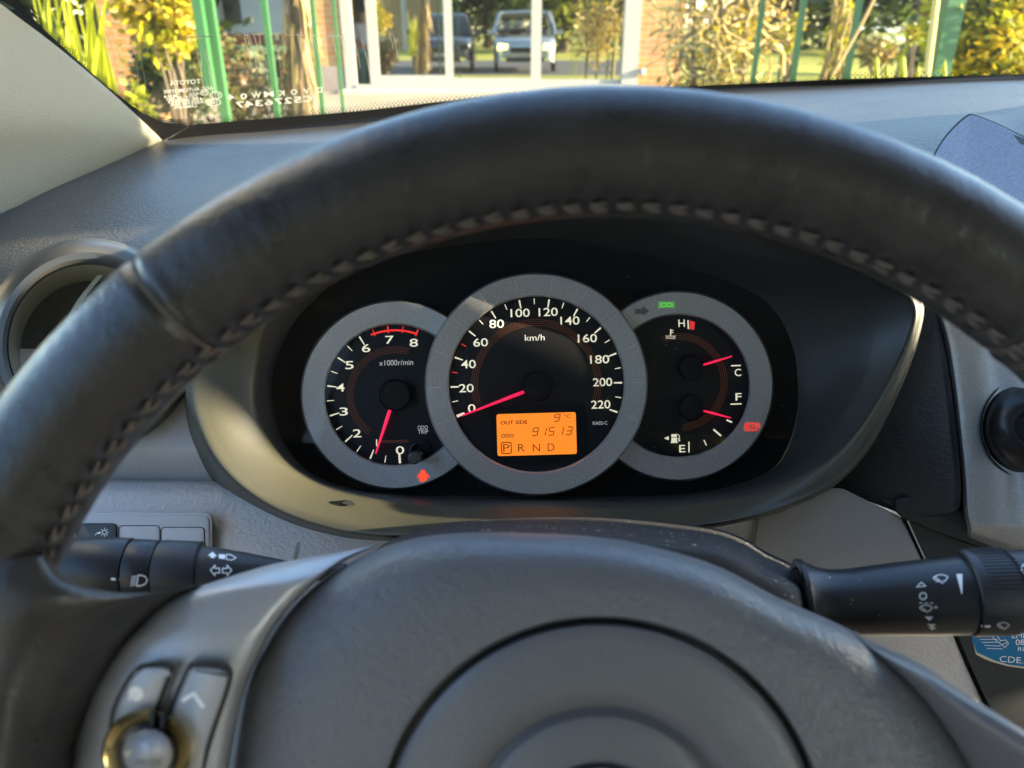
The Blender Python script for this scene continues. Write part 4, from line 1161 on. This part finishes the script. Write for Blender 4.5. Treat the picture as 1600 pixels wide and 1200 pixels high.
# ================================================================== OUTDOORS: ground
def gz(y): 
    pts = [(-400, 0), (6, 0), (12, .28), (25, .6), (45, .95), (70, 1.0), (400, 1.0)]
    for (a, za), (b, zb) in zip(pts, pts[1:]):
        if y <= b: return za + (zb - za) * (y - a) / (b - a)
    return 1.0
lawn = M('lawn', (.30, .28, .025), .9, bump=('noise', 40, .8), var=(.6, .45))
g = MB()
ys = [-400, -60, -20, -8, 0, 6, 8, 10, 12, 16, 20, 25, 35, 45, 70, 400]
g.grid([[(x, y, gz(y)) for x in (-400, -60, -12, 0, 12, 60, 400)] for y in ys]); struct('ground', g, lawn)
g = MB(); g.grid([[(x, y, gz(y) + .004) for x in (-60, 60)] for y in (-7.0, -4, 0, 2, 3)]); struct('road', g, M('asphalt', (.05, .05, .052), .85, bump=('noise', 60, .5), var=(2, .3)))
g = MB(); g.grid([[(x, y, gz(y) + .008) for x in (-4.5, 3.4)] for y in (8.6, 10, 11, 12, 12.9)]); struct('paving', g, M('paving', (.30, .24, .15), .8, bump=('noise', 30, .4), var=(2, .2)))

# ------------------------------------------------------------------ brick house with sliding door
def brick(name, c1, c2, mort, sc):
    m = M(name, c1, .85); nt = m.node_tree; N = nt.nodes; L = nt.links; b = N['Principled BSDF']
    tc = N.new('ShaderNodeTexCoord'); mp = N.new('ShaderNodeMapping'); mp.inputs['Rotation'].default_value = (R(90), 0, 0)
    L.new(tc.outputs['Object'], mp.inputs['Vector'])
    br_ = N.new('ShaderNodeTexBrick'); L.new(mp.outputs[0], br_.inputs['Vector'])
    br_.inputs['Color1'].default_value = (*c1, 1); br_.inputs['Color2'].default_value = (*c2, 1); br_.inputs['Mortar'].default_value = (*mort, 1)
    br_.inputs['Scale'].default_value = sc; br_.inputs['Mortar Size'].default_value = .012; br_.inputs['Brick Width'].default_value = .24; br_.inputs['Row Height'].default_value = .085
    n = N.new('ShaderNodeTexNoise'); n.inputs['Scale'].default_value = 4; n.inputs['Detail'].default_value = 6; L.new(tc.outputs['Object'], n.inputs['Vector'])
    mx = N.new('ShaderNodeMix'); mx.data_type = 'RGBA'; mx.blend_type = 'MULTIPLY'; mx.inputs['Factor'].default_value = .5
    L.new(br_.outputs['Color'], mx.inputs[6]); L.new(n.outputs['Color'], mx.inputs[7]); L.new(mx.outputs[2], b.inputs['Base Color'])
    bp = N.new('ShaderNodeBump'); bp.inputs['Strength'].default_value = .5; bp.inputs['Distance'].default_value = .01; L.new(br_.outputs['Fac'], bp.inputs['Height']); bp.invert = True
    L.new(bp.outputs[0], b.inputs['Normal'])
    return m
BR = brick('brick_wall', (.52, .25, .075), (.44, .19, .055), (.44, .31, .16), 1.0)
HY_ = 13.0
X = lambda px, Y=HY_: G(px, 60, Y).x
ZF = gz(12.9)
house = thing('brick_house', (-.3, HY_, ZF), 'orange brick house front with white framed sliding glass doors', 'house')
def wallbox(x0, x1, z0, z1, y0=HY_, th=.25): return MB().box(((x0 + x1) / 2, y0 + th / 2, (z0 + z1) / 2), (abs(x1 - x0), th, z1 - z0))
wallbox(X(487), X(542), ZF - .3, 3.2).build('brick_wall', BR, house, smooth=False)
wallbox(X(999), X(1068), ZF - .3, 3.2).build('brick_wall', BR, house, smooth=False)
wallbox(X(542), X(999), 2.55, 3.2).build('brick_wall', BR, house, smooth=False)
wallbox(X(485), X(543), ZF - .3, ZF + .38, HY_ - .03, .05).build('plinth', M('plinth_stone', (.20, .16, .14), .9, var=(3, .2)), house, smooth=False)
g = MB(); x0, x1 = X(542), X(999)
g.quad((x0, 17, ZF - .05), (x1, 17, ZF - .05), (x1, 17, 3.2), (x0, 17, 3.2)); g.quad((x0, 13.25, ZF - .05), (x0, 17, ZF - .05), (x0, 17, 3.2), (x0, 13.25, 3.2)); g.quad((x1, 13.25, ZF - .05), (x1, 17, ZF - .05), (x1, 17, 3.2), (x1, 13.25, 3.2))
g.quad((x0, 13.25, ZF - .02), (x1, 13.25, ZF - .02), (x1, 17, ZF - .02), (x0, 17, ZF - .02)); g.quad((x0, 13.25, 3.1), (x1, 13.25, 3.1), (x1, 17, 3.1), (x0, 17, 3.1))
g.build('room', MAT['room'], house, smooth=False)
g = MB(); g.box(((x0 + x1) / 2, HY_ - .22, ZF + .02), (x1 - x0 + .2, .5, .06)); g.build('door_step', M('step_stone', (.42, .38, .28), .7, var=(3, .15)), house, smooth=False)

door = thing('sliding_door', ((x0 + x1) / 2, HY_ + .05, ZF), 'white framed sliding glass door reflecting the parked car and the street', 'door')
def bar(xa, xb, za, zb, y=HY_ + .05, th=.08): return MB().box(((xa + xb) / 2, y, (za + zb) / 2), (xb - xa, th, zb - za))
ZT = 2.55
bar(X(536), X(552), ZF + .05, ZT, HY_ + .02, .16).build('frame_post', MAT['white_frame'], door, smooth=False)
bar(X(974), X(999), ZF + .05, ZT, HY_ + .02, .16).build('frame_post', MAT['white_frame'], door, smooth=False)
bar(X(552), X(974), ZF + .05, ZF + .11, HY_ + .02, .2).build('sill', MAT['white_frame'], door, smooth=False)
bar(X(552), X(974), ZT - .08, ZT, HY_ + .02, .2).build('frame_head', MAT['white_frame'], door, smooth=False)
for a, b in ((574, 589), (694, 706), (830, 846)): bar(X(a), X(b), ZF + .111, ZT - .081).build('stile', MAT['white_frame'], door, smooth=False)
for a, b, zt in ((589, 694, .24), (706, 830, .20), (846, 974, .18)): bar(X(a), X(b), ZF + .111, ZF + zt).build('bottom_rail', MAT['white_frame'], door, smooth=False)
m = bpy.data.materials.new('door_glass'); m.use_nodes = True; nt = m.node_tree; N = nt.nodes; N.remove(N['Principled BSDF'])
t_ = N.new('ShaderNodeBsdfTransparent'); t_.inputs[0].default_value = (.5, .5, .48, 1); g_ = N.new('ShaderNodeBsdfGlossy'); g_.inputs['Roughness'].default_value = .004; g_.inputs[0].default_value = (.95, .93, .85, 1)
mx_ = N.new('ShaderNodeMixShader'); mx_.inputs[0].default_value = .68
nt.links.new(t_.outputs[0], mx_.inputs[1]); nt.links.new(g_.outputs[0], mx_.inputs[2]); nt.links.new(mx_.outputs[0], N['Material Output'].inputs['Surface'])
for a, b, zt in ((589, 694, .24), (706, 830, .20), (846, 974, .18)):
    bar(X(a), X(b), ZF + zt, ZT - .081, HY_ + .05, .006).build('glass_pane', m, door, smooth=False)
g = MB(); c = G(1003, 112, HY_ - .08)
g.tube([c + Vector((0, .08, .03)), c + Vector((0, .02, .03)), c], [.02, .02, .02], 10); g.tube([c + Vector((0, 0, .05)), c + Vector((0, 0, .03)), c + Vector((0, 0, -.03)), c + Vector((0, 0, -.06))], [.02, .055, .06, .02], 14)
meta(g.build('wall_lamp', MAT['white_frame'], None, loc=c), 'small round white lamp low on the brick wall beside the door', 'lamp')

# person standing in the open doorway
def skinned(name, verts, edges, radii, mat, parent, loc):
    me = bpy.data.meshes.new(name); me.from_pydata([tuple(Vector(v)) for v in verts], edges, [])
    o = bpy.data.objects.new(name, me); COL.objects.link(o)
    bpy.context.view_layer.objects.active = o
    md = o.modifiers.new('skin', 'SKIN'); 
    for v, r_ in zip(me.skin_vertices[0].data, radii): v.radius = (r_, r_)
    me.skin_vertices[0].data[0].use_root = True
    o.modifiers.new('sub', 'SUBSURF').levels = 2
    o.modifiers['sub'].render_levels = 2
    me.materials.append(mat)
    if parent is not None: o.parent = parent
    else: o.location = loc
    return o
pc = Vector((X(571, 13.6), 13.6, ZF - .02)); hs = 1.22
pv = [(0, 0, .52), (0, 0, .66), (0, -.005, .78), (0, 0, .845), (0, -.01, .90), (0, -.01, .965), (.09, 0, .80), (.125, .01, .62), (.12, -.04, .48), (.115, -.06, .43), (-.09, 0, .80), (-.125, .01, .62), (-.12, -.03, .48), (-.115, -.05, .43), (.055, 0, .47), (.06, -.01, .27), (.062, .01, .05), (.065, -.09, .02), (-.055, 0, .47), (-.06, -.01, .27), (-.062, .01, .05), (-.065, -.09, .02)]
pe = [(0, 1), (1, 2), (2, 3), (3, 4), (4, 5), (2, 6), (6, 7), (7, 8), (8, 9), (2, 10), (10, 11), (11, 12), (12, 13), (0, 14), (14, 15), (15, 16), (16, 17), (0, 18), (18, 19), (19, 20), (20, 21)]
pr = [.075, .075, .075, .032, .06, .052, .04, .03, .024, .022, .04, .03, .024, .022, .06, .045, .03, .026, .06, .045, .03, .026]
sc_ = lambda L_: [tuple(c * hs for c in v) for v in L_]
skin = M('skin', (.42, .24, .16), .6)
per = skinned('person', sc_(pv), pe, [r_ * hs for r_ in pr], skin, None, pc)
meta(per, 'person in white top and teal trousers standing in the open doorway', 'person')
skinned('shirt', sc_([pv[0], pv[1], pv[2], pv[6], pv[7], pv[10], pv[11]]), [(0, 1), (1, 2), (2, 3), (3, 4), (2, 5), (5, 6)], [hs * r_ for r_ in (.088, .086, .084, .05, .042, .05, .042)], M('white_cloth', (.6, .6, .62), .9), per, None)
skinned('trousers', sc_([pv[0], pv[14], pv[15], pv[16], pv[18], pv[19], pv[20]]), [(0, 1), (1, 2), (2, 3), (0, 4), (4, 5), (5, 6)], [hs * r_ for r_ in (.084, .07, .056, .046, .07, .056, .046)], M('teal_cloth', (.03, .20, .19), .9), per, None)
skinned('hair', sc_([(0, .012, .93), (0, .005, .975)]), [(0, 1)], [hs * .06, hs * .05], M('dark_hair', (.02, .013, .01), .6), per, None)

# ------------------------------------------------------------------ fences
def post(g, px, w_, Y, z0=0, z1=2.0, py=0):
    p = G(px, py, Y); s = w_ / 1324 * Y
    g.box((p.x, p.y, (z0 + z1) / 2), (s, s, z1 - z0)); return g
fl = thing('metal_fence', (-2.2, 6, 0), 'green metal bar fence in front of the glass door and bushes, left part', 'fence')
for px, w_, Y in ((412, 9, 6.0), (487, 7, 6.05), (521, 5, 6.1)): post(MB(), px, w_, Y).build('fence_bar', MAT['post'], fl, smooth=False)
post(MB(), 326, 14, 5.9).build('gate_post', MAT['post'], fl, smooth=False)
post(MB(), 308, 14, 5.8, .82, 2.0).build('gate_leaf_end', MAT['post'], fl, smooth=False)
MB().box((-2.0, 6.06, 1.95), (1.9, .03, .05)).build('fence_rail', MAT['post'], fl, smooth=False)
fr2 = thing('metal_fence', (2.4, 6, 0), 'green metal bar fence among dry vines and hedge, right part with thick post', 'fence')
for px, w_, Y in ((1192, 7, 6.1), (1256, 8.5, 6.0), (1343, 9, 6.0)): post(MB(), px, w_, Y).build('fence_bar', MAT['post'], fr2, smooth=False)
post(MB(), 1490, 27, 5.8).build('gate_post', MAT['post'], fr2, smooth=False)
MB().box((2.45, 6.06, 1.95), (1.8, .03, .05)).build('fence_rail', MAT['post'], fr2, smooth=False)

# ------------------------------------------------------------------ planting
def leafm(name, col, tr=.45): return M(name, col, .55, trans=(tuple(min(1, c * 1.3) for c in col), tr), var=(3, .3))
LM = {'yellow': leafm('leaf_yellow', (.50, .36, .012)), 'lime': leafm('leaf_lime', (.40, .40, .015)), 'olive': leafm('leaf_olive', (.13, .13, .025)), 'dark': leafm('leaf_dark', (.035, .05, .018), .3), 'green': leafm('leaf_green', (.07, .11, .025)),
      'tan': leafm('leaf_tan', (.36, .25, .07), .3), 'brown': leafm('leaf_brown', (.14, .085, .035), .25), 'red': leafm('leaf_red', (.28, .07, .04))}
def leaves(g, c, rad, n, size, mats=(0,), clump=.25, droop=0.0, asp=.5):
    c = Vector(c)
    cl = []
    for _ in range(max(3, n // 40)):
        while True:
            v = Vector((rnd.uniform(-1, 1), rnd.uniform(-1, 1), rnd.uniform(-1, 1)))
            if v.length < 1: break
        cl.append((c + Vector((v.x * rad[0], v.y * rad[1], v.z * rad[2])), rnd.choice(mats)))
    for i in range(n):
        q, mi_ = cl[i % len(cl)]
        p = q + Vector((rnd.gauss(0, 1) * rad[0], rnd.gauss(0, 1) * rad[1], rnd.gauss(0, 1) * rad[2])) * clump
        a = Vector((rnd.gauss(0, 1), rnd.gauss(0, 1), rnd.gauss(0, .6) - droop)).normalized()
        b = a.orthogonal().normalized(); b = (b * math.cos(i) + a.cross(b) * math.sin(i))
        s = size * rnd.uniform(.6, 1.3)
        g.m = mi_ if rnd.random() < .8 else rnd.choice(mats)
        g.quad(p, p + a * s * .5 + b * s * asp * .5, p + a * s, p + a * s * .5 - b * s * asp * .5)
    g.m = 0
    return g
def bush(name, label, cat, px, py, Y, rpx, n, size, mats, group=None, stems=True, **kw):
    """leafy plant centred at a direction and distance, rooted on the ground below."""
    c = G(px, py, Y); k = Y / 1324; rad = (rpx[0] * k, rpx[0] * k * .8, rpx[1] * k)
    root = thing(name, (c.x, c.y, gz(c.y)), label, cat, group)
    g = leaves(MB(), c, rad, n, size, tuple(range(len(mats))), **kw)
    g.build('foliage', [LM[m_] for m_ in mats], root, smooth=False)
    if stems:
        g = MB()
        for _ in range(6):
            e = c + Vector((rnd.uniform(-.7, .7) * rad[0], rnd.uniform(-.7, .7) * rad[1], rnd.uniform(-.2, .9) * rad[2]))
            b_ = Vector((c.x + rnd.uniform(-.2, .2) * rad[0], c.y, gz(c.y)))
            g.tube([b_, (b_ + e) / 2 + Vector((rnd.uniform(-.1, .1), 0, 0)), e], [.022, .016, .006], 6)
        g.build('stems', MAT['trunkbark'], root)
    return root


# strap-leaved plant at the far left
root = thing('strap_leaf_plant', (G(120, 60, 4.6).x, 4.6, 0), 'bright lime strap-leaved plant beside the windscreen pillar', 'plant')
g = MB()
def blade(base, tip, wd, bend, n=10):
    base, tip = Vector(base), Vector(tip)
    ax = (tip - base); sd = Vector((1, rnd.uniform(-.5, .5), 0)).normalized()
    L_, C_, R__ = [], [], []
    for k in range(n + 1):
        t = k / n
        p = base + ax * t + Vector((bend * t * t, 0, -abs(bend) * .25 * t * t))
        w_ = wd * (.45 + .55 * math.sin(math.pi * min(1, t * 1.15 + .1))) * (1 - t ** 5) + .001
        L_.append(p - sd * w_ / 2); C_.append(p + Vector((0, .012, 0))); R__.append(p + sd * w_ / 2)
    g.grid([L_, C_, R__])
for k in range(34):
    bx_ = rnd.uniform(75, 165)
    b_ = G(bx_, 190, 4.6); b_.z = .55; b_.y += rnd.uniform(-.25, .25)
    tp = G(bx_ + rnd.uniform(-55, 30), rnd.uniform(-60, 90), 4.6 + rnd.uniform(-.3, .3))
    blade(b_, tp, rnd.uniform(.035, .075), rnd.uniform(-.1, .1))
g.build('leaves', LM['lime'], root)
g = MB(); c = G(120, 190, 4.6); g.tube([(c.x, 4.6, 0), (c.x, 4.6, .35), (c.x, 4.6, .62)], [.09, .1, .05], 10); g.build('stem', MAT['trunkbark'], root)

pp = thing('brick_pillar', (G(200, 60, 10).x, 10, gz(10)), 'weathered brick garden pillar behind the strap-leaved plant', 'pillar')
xa, xb = G(165, 60, 10).x, G(236, 60, 10).x
MB().box(((xa + xb) / 2, 10.2, 1.1), (xb - xa, .45, 2.2)).build('brickwork', BR, pp, smooth=False)
MB().box(((xa + xb) / 2, 10.2, 2.24), (xb - xa + .1, .55, .08)).build('capstone', M('capstone', (.4, .36, .3), .8), pp, smooth=False)
bw = wallbox(G(60, 60, 10.4).x, G(250, 60, 10.4).x, 0, .72, 10.4, .2).build('low_brick_wall', BR, None, smooth=False, loc=(G(150, 60, 10.4).x, 10.5, 0))
meta(bw, 'low weathered brick garden wall running behind the brick pillar', 'wall')
ww = thing('neighbour_house', (G(400, 60, 18).x, 18, gz(18)), 'white neighbouring house wall with red base strip behind the bushes', 'house')
xa, xb = G(330, 60, 18).x, G(470, 60, 18).x
MB().box(((xa + xb) / 2, 18.2, 2.6), (xb - xa, .3, 3.0)).build('wall', M('white_render', (.5, .49, .46), .8), ww, smooth=False)
MB().box(((xa + xb) / 2, 18.19, .98), (xb - xa + .1, .36, .22)).build('base_strip', M('red_tiles', (.30, .05, .03), .7), ww, smooth=False)
MB().box((G(368, 60, 18).x, 18.03, 2.1), (.35, .06, 1.6)).build('window', MAT['gloss_black'], ww, smooth=False)

bush('yellow_shrub', 'golden yellow shrub glowing in the sun above the brick pillar', 'shrub', 250, 12, 7.5, (62, 58), 1900, .10, ('yellow', 'lime', 'tan'))
bush('dark_shrub', 'dark green shrub between brick pillar and thick green gate post', 'shrub', 268, 112, 8.2, (56, 66), 2000, .11, ('dark', 'green', 'olive'))
bush('brown_shrub', 'brownish half-dry shrub behind the thick green gate post', 'shrub', 368, 125, 8.6, (48, 62), 1500, .09, ('dark', 'brown', 'olive'))
bush('dark_shrub', 'dark shrub between the thin green bars and the dry trunk', 'shrub', 438, 132, 9.2, (36, 60), 1200, .10, ('dark', 'dark', 'brown'))
bush('lime_shrub', 'low lime shrub at the foot of the brick pillar', 'shrub', 222, 165, 7.2, (24, 26), 350, .08, ('lime', 'olive'))
# dry trunk wrapped in hanging dead fronds
root = thing('dry_palm', (G(478, 60, 7.6).x, 7.6, 0), 'dry beige palm trunk with hanging dead fronds beside the brick corner', 'palm')
a = G(470, 190, 7.6); b_ = G(462, -60, 7.6)
g = MB(); g.tube([(a.x, 7.6, 0), a, (a + b_) / 2 + Vector((.02, 0, 0)), b_], [.11, .10, .085, .08], 12); g.build('trunk', MAT['trunkbark'], root)
g = MB()
for k in range(150):
    t = rnd.random(); p = a + (b_ - a) * t; an = rnd.uniform(0, 6.28)
    o_ = Vector((math.cos(an), math.sin(an), 0))
    s = p + o_ * .09 + Vector((0, 0, .15)); e = s + o_ * rnd.uniform(.02, .10) + Vector((rnd.uniform(-.05, .05), 0, -rnd.uniform(.25, .6)))
    sd_ = o_.cross(Vector((0, 0, 1))) * rnd.uniform(.008, .022)
    g.m = rnd.choice((0, 0, 1)); g.quad(s - sd_, s + sd_, e + sd_ * .3, e - sd_ * .3)
g.m = 0; g.build('dead_fronds', [LM['tan'], LM['brown']], root, smooth=False)

# tangled dry vine right of the door
root = thing('dry_vine', (G(1125, 60, 7.6).x, 7.6, 0), 'tangled dry tan vine right of the sunlit brick wall', 'vine')
g = MB()
for k in range(110):
    p0 = G(rnd.uniform(1062, 1205), rnd.uniform(-30, 135), 7.6 + rnd.uniform(-.5, .5)); pts = [p0]; dv = Vector((rnd.gauss(0, .5), rnd.gauss(0, .3), rnd.gauss(0, 1))).normalized()
    for i in range(8):
        dv = (dv + Vector((rnd.gauss(0, .45), rnd.gauss(0, .3), rnd.gauss(0, .4) - .05))).normalized(); pts.append(pts[-1] + dv * .07)
    g.m = rnd.choice((0, 0, 1)); g.tube(pts, rnd.uniform(.006, .014), 5)
for px in (1085, 1125, 1165): 
    c = G(px, 60, 7.6); g.m = 1; g.tube([(c.x, 7.6, 0), (c.x + .03, 7.6, .6), (c.x - .03, 7.6, 1.5)], .02, 6)
ar = [G(x, y, 7.1) for x, y in ((1054, 128), (1046, 112), (1044, 92), (1051, 78), (1066, 72))]; g.m = 0; g.tube([Vector(p) for p in cr([tuple(p) for p in ar], 16)], .022, 7)
g.m = 0; g.build('stems', [M('dry_stem', (.45, .32, .10), .7), MAT['trunkbark']], root)
g = leaves(MB(), G(1130, 55, 7.7), (.42, .4, .52), 1500, .07, (0, 1, 2), clump=.3, droop=.5); g.build('leaves', [LM['tan'], LM['olive'], LM['yellow']], root, smooth=False)
bush('yellow_shrub', 'small yellow shrub on the lawn between two thin green bars', 'shrub', 1232, 45, 11, (16, 28), 300, .10, ('yellow', 'lime'))
root = bush('pod_shrub', 'narrow yellow shrub with hanging seed pods left of a green bar', 'shrub', 1312, 40, 6.8, (20, 60), 500, .06, ('tan', 'yellow', 'lime'), droop=1.5, asp=.25)
g = MB()
for k in range(26):
    p = G(rnd.uniform(1292, 1332), rnd.uniform(-10, 105), 6.7 + rnd.uniform(-.1, .1)); g.tube([p, p + Vector((rnd.uniform(-.02, .02), 0, -.07)), p + Vector((rnd.uniform(-.03, .03), 0, -.17))], [.004, .017, .003], 6)
g.build('seed_pods', LM['tan'], root)
bush('leafy_hedge', 'tall sunlit lime hedge right of the thick green post', 'hedge', 1556, 45, 6.0, (84, 95), 5600, .075, ('lime', 'yellow', 'olive', 'lime'), clump=.22)
bush('lime_shrub', 'small lime shrub left of the yellow garden stake', 'shrub', 1428, 52, 9, (16, 14), 160, .07, ('lime', 'yellow'))
bush('red_shrub', 'small reddish shrub behind the yellow garden stake', 'shrub', 1446, 14, 14, (16, 18), 260, .12, ('red', 'brown'))
bush('brown_shrub', 'low brown shrub on the shaded lawn left of the stake', 'shrub', 1375, 82, 16, (36, 18), 500, .14, ('brown', 'olive', 'tan'))
bush('dark_shrub', 'low dark green shrub on the shaded lawn by the stake', 'shrub', 1425, 88, 14, (24, 18), 500, .12, ('dark', 'green'))
for px, y0, w_, tx in ((1370, 92, 9, 'tallest pointed'), (1386, 106, 9, 'short rounded'), (1411, 91, 12, 'thick paired'), (1435, 106, 6, 'thin short'), (1476, 98, 8, 'pale leaning')):
    c = G(px, y0, 3.6); k = 3.6 / 1324; b_ = G(px - 1, 150, 3.6)
    g = MB(); g.tube([(b_.x, b_.y, 0), b_, (c + b_) / 2, c - Vector((0, 0, .01)), c + Vector((0, 0, .012))], [w_ * k * .3, w_ * k * .35, w_ * k * .5, w_ * k * .38, .002], 9)
    meta(g.build('plant_shoot', LM['lime'], None, loc=(b_.x, b_.y, 0)), tx + ' lime shoot poking up just above the windscreen edge', 'shoot', 'shoots above the windscreen edge')
g = MB(); p0, p1 = G(1448, 118, 5.2), G(1468, -40, 5.2); g.tube([(p0.x - .06, p0.y, 0), p0, p1], [.022, .021, .02], 10)
meta(g.build('garden_stake', M('bamboo', (.55, .40, .12), .6), None, loc=(p0.x - .06, p0.y, 0)), 'upright yellow bamboo stake left of the thick green post', 'stake')
g = MB(); p0, p1 = G(1300, 118, 5.6), G(1375, -20, 5.6); g.tube([p0, (p0 + p1) / 2 + Vector((.02, 0, .02)), p1], .011, 8)
meta(g.build('dry_branch', M('dry_wood', (.40, .26, .10), .8), None, loc=p0), 'thin dry branch leaning beside the green fence bar', 'branch')

# far background
root = thing('far_house', (G(1400, 20, 46).x, 46, gz(46)), 'distant pale house seen between fence bars at the right', 'house')
xa, xb = G(1345, 20, 46).x, G(1462, 20, 46).x
MB().box(((xa + xb) / 2, 48, 3.4), (xb - xa, 4, 5)).build('wall', M('pale_wall', (.62, .64, .66), .8), root, smooth=False)
g = MB(); g.quad((xa - .4, 45.6, 5.9), (xb + .4, 45.6, 5.9), (xb - 1, 48, 7.4), (xa + 1, 48, 7.4)); g.build('roof', M('roof_tiles', (.25, .1, .06), .8), root, smooth=False)
bush('dark_hedge', 'dark clipped hedge in front of the distant pale house', 'hedge', 1403, 29, 40, (46, 11), 900, .3, ('dark', 'green'), stems=False)
g = MB(); g.box((G(1390, 46, 32).x, 32, gz(32) + .05), (2.0, .3, .22)); meta(g.build('garden_kerb', M('kerb_stone', (.6, .56, .45), .8), None, smooth=False, loc=(G(1390, 46, 32).x, 32, gz(32))), 'pale low stone kerb along the far lawn', 'kerb')
def tree(px, Y, hw, h, mats, label, n=2600, leaf=.45, x=None, base=None):
    xx = G(px, 30, Y).x if x is None else x
    z0 = gz(Y)
    root = thing('garden_tree', (xx, Y, z0), label, 'tree', 'trees around the gardens')
    g = MB(); g.tube([(xx, Y, z0), (xx + .1, Y, z0 + h * .3), (xx, Y, z0 + h * .7)], [.28, .22, .08], 10)
    for k in range(5):
        a = k * 1.3; g.tube([(xx, Y, z0 + h * (.25 + .08 * k)), (xx + math.cos(a) * hw * .6, Y + math.sin(a) * hw * .6, z0 + h * (.5 + .08 * k))], [.1, .03], 7)
    g.build('trunk', MAT['trunkbark'], root)
    g = leaves(MB(), (xx, Y, z0 + h * (.58 if base is None else base)), (hw, hw, h * .42), n, leaf, tuple(range(len(mats))), clump=.2); g.build('crown', [LM[m_] for m_ in mats], root, smooth=False)
tree(1215, 24, 2.2, 6, ('dark', 'green', 'olive'), 'dark tree behind the dry vine and first thin bar', base=.45)
tree(1325, 26, 2.2, 6, ('dark', 'dark', 'green'), 'dark tree behind the seed pod shrub', base=.45)
tree(1500, 22, 2.0, 6, ('green', 'olive', 'dark'), 'broad green tree behind the lime hedge', base=.45)
tree(150, 17, 2.6, 6, ('dark', 'green', 'olive'), 'broad dark tree behind the low brick wall', base=.45)
tree(300, 21, 1.6, 6, ('dark', 'green', 'brown'), 'narrow dark tree left of the white neighbouring house', base=.45)
# behind the car, mirrored in the glass
root = thing('porch', (-6.4, -20, 0), 'white columned porch across the street, mirrored in the glass door', 'porch')
for x in (-8.4, -7.1, -5.8, -4.6):
    MB().tube([(x, -20, 0), (x, -20, 3.6)], .19, 16).build('column', MAT['white_frame'], root)
MB().box((-6.4, -20.3, 3.75), (5.2, 1.4, .3)).build('roof_beam', MAT['white_frame'], root, smooth=False)
MB().box((-6.4, -22.5, 1.8), (6, .3, 3.6)).build('wall', M('ochre_render', (.35, .24, .12), .85), root, smooth=False)
for x, y, hw, h, mt_, lb in ((.4, -30, 6.5, 8, ('olive', 'lime', 'green'), 'wide yellowish tree far across the street, mirrored behind the porch and car'), (2.6, -17, 2.2, 6.5, ('olive', 'green', 'lime'), 'leafy olive tree across the street, mirrored right of the car'), (7.5, -22, 3.2, 8, ('green', 'olive'), 'large green tree across the street, mirrored at the right'), (-1.5, -26, 3, 8, ('dark', 'green'), 'dark tree across the street, mirrored behind the car')):
    tree(0, y, hw, h, mt_, lb, x=x, n=5200, base=.5)
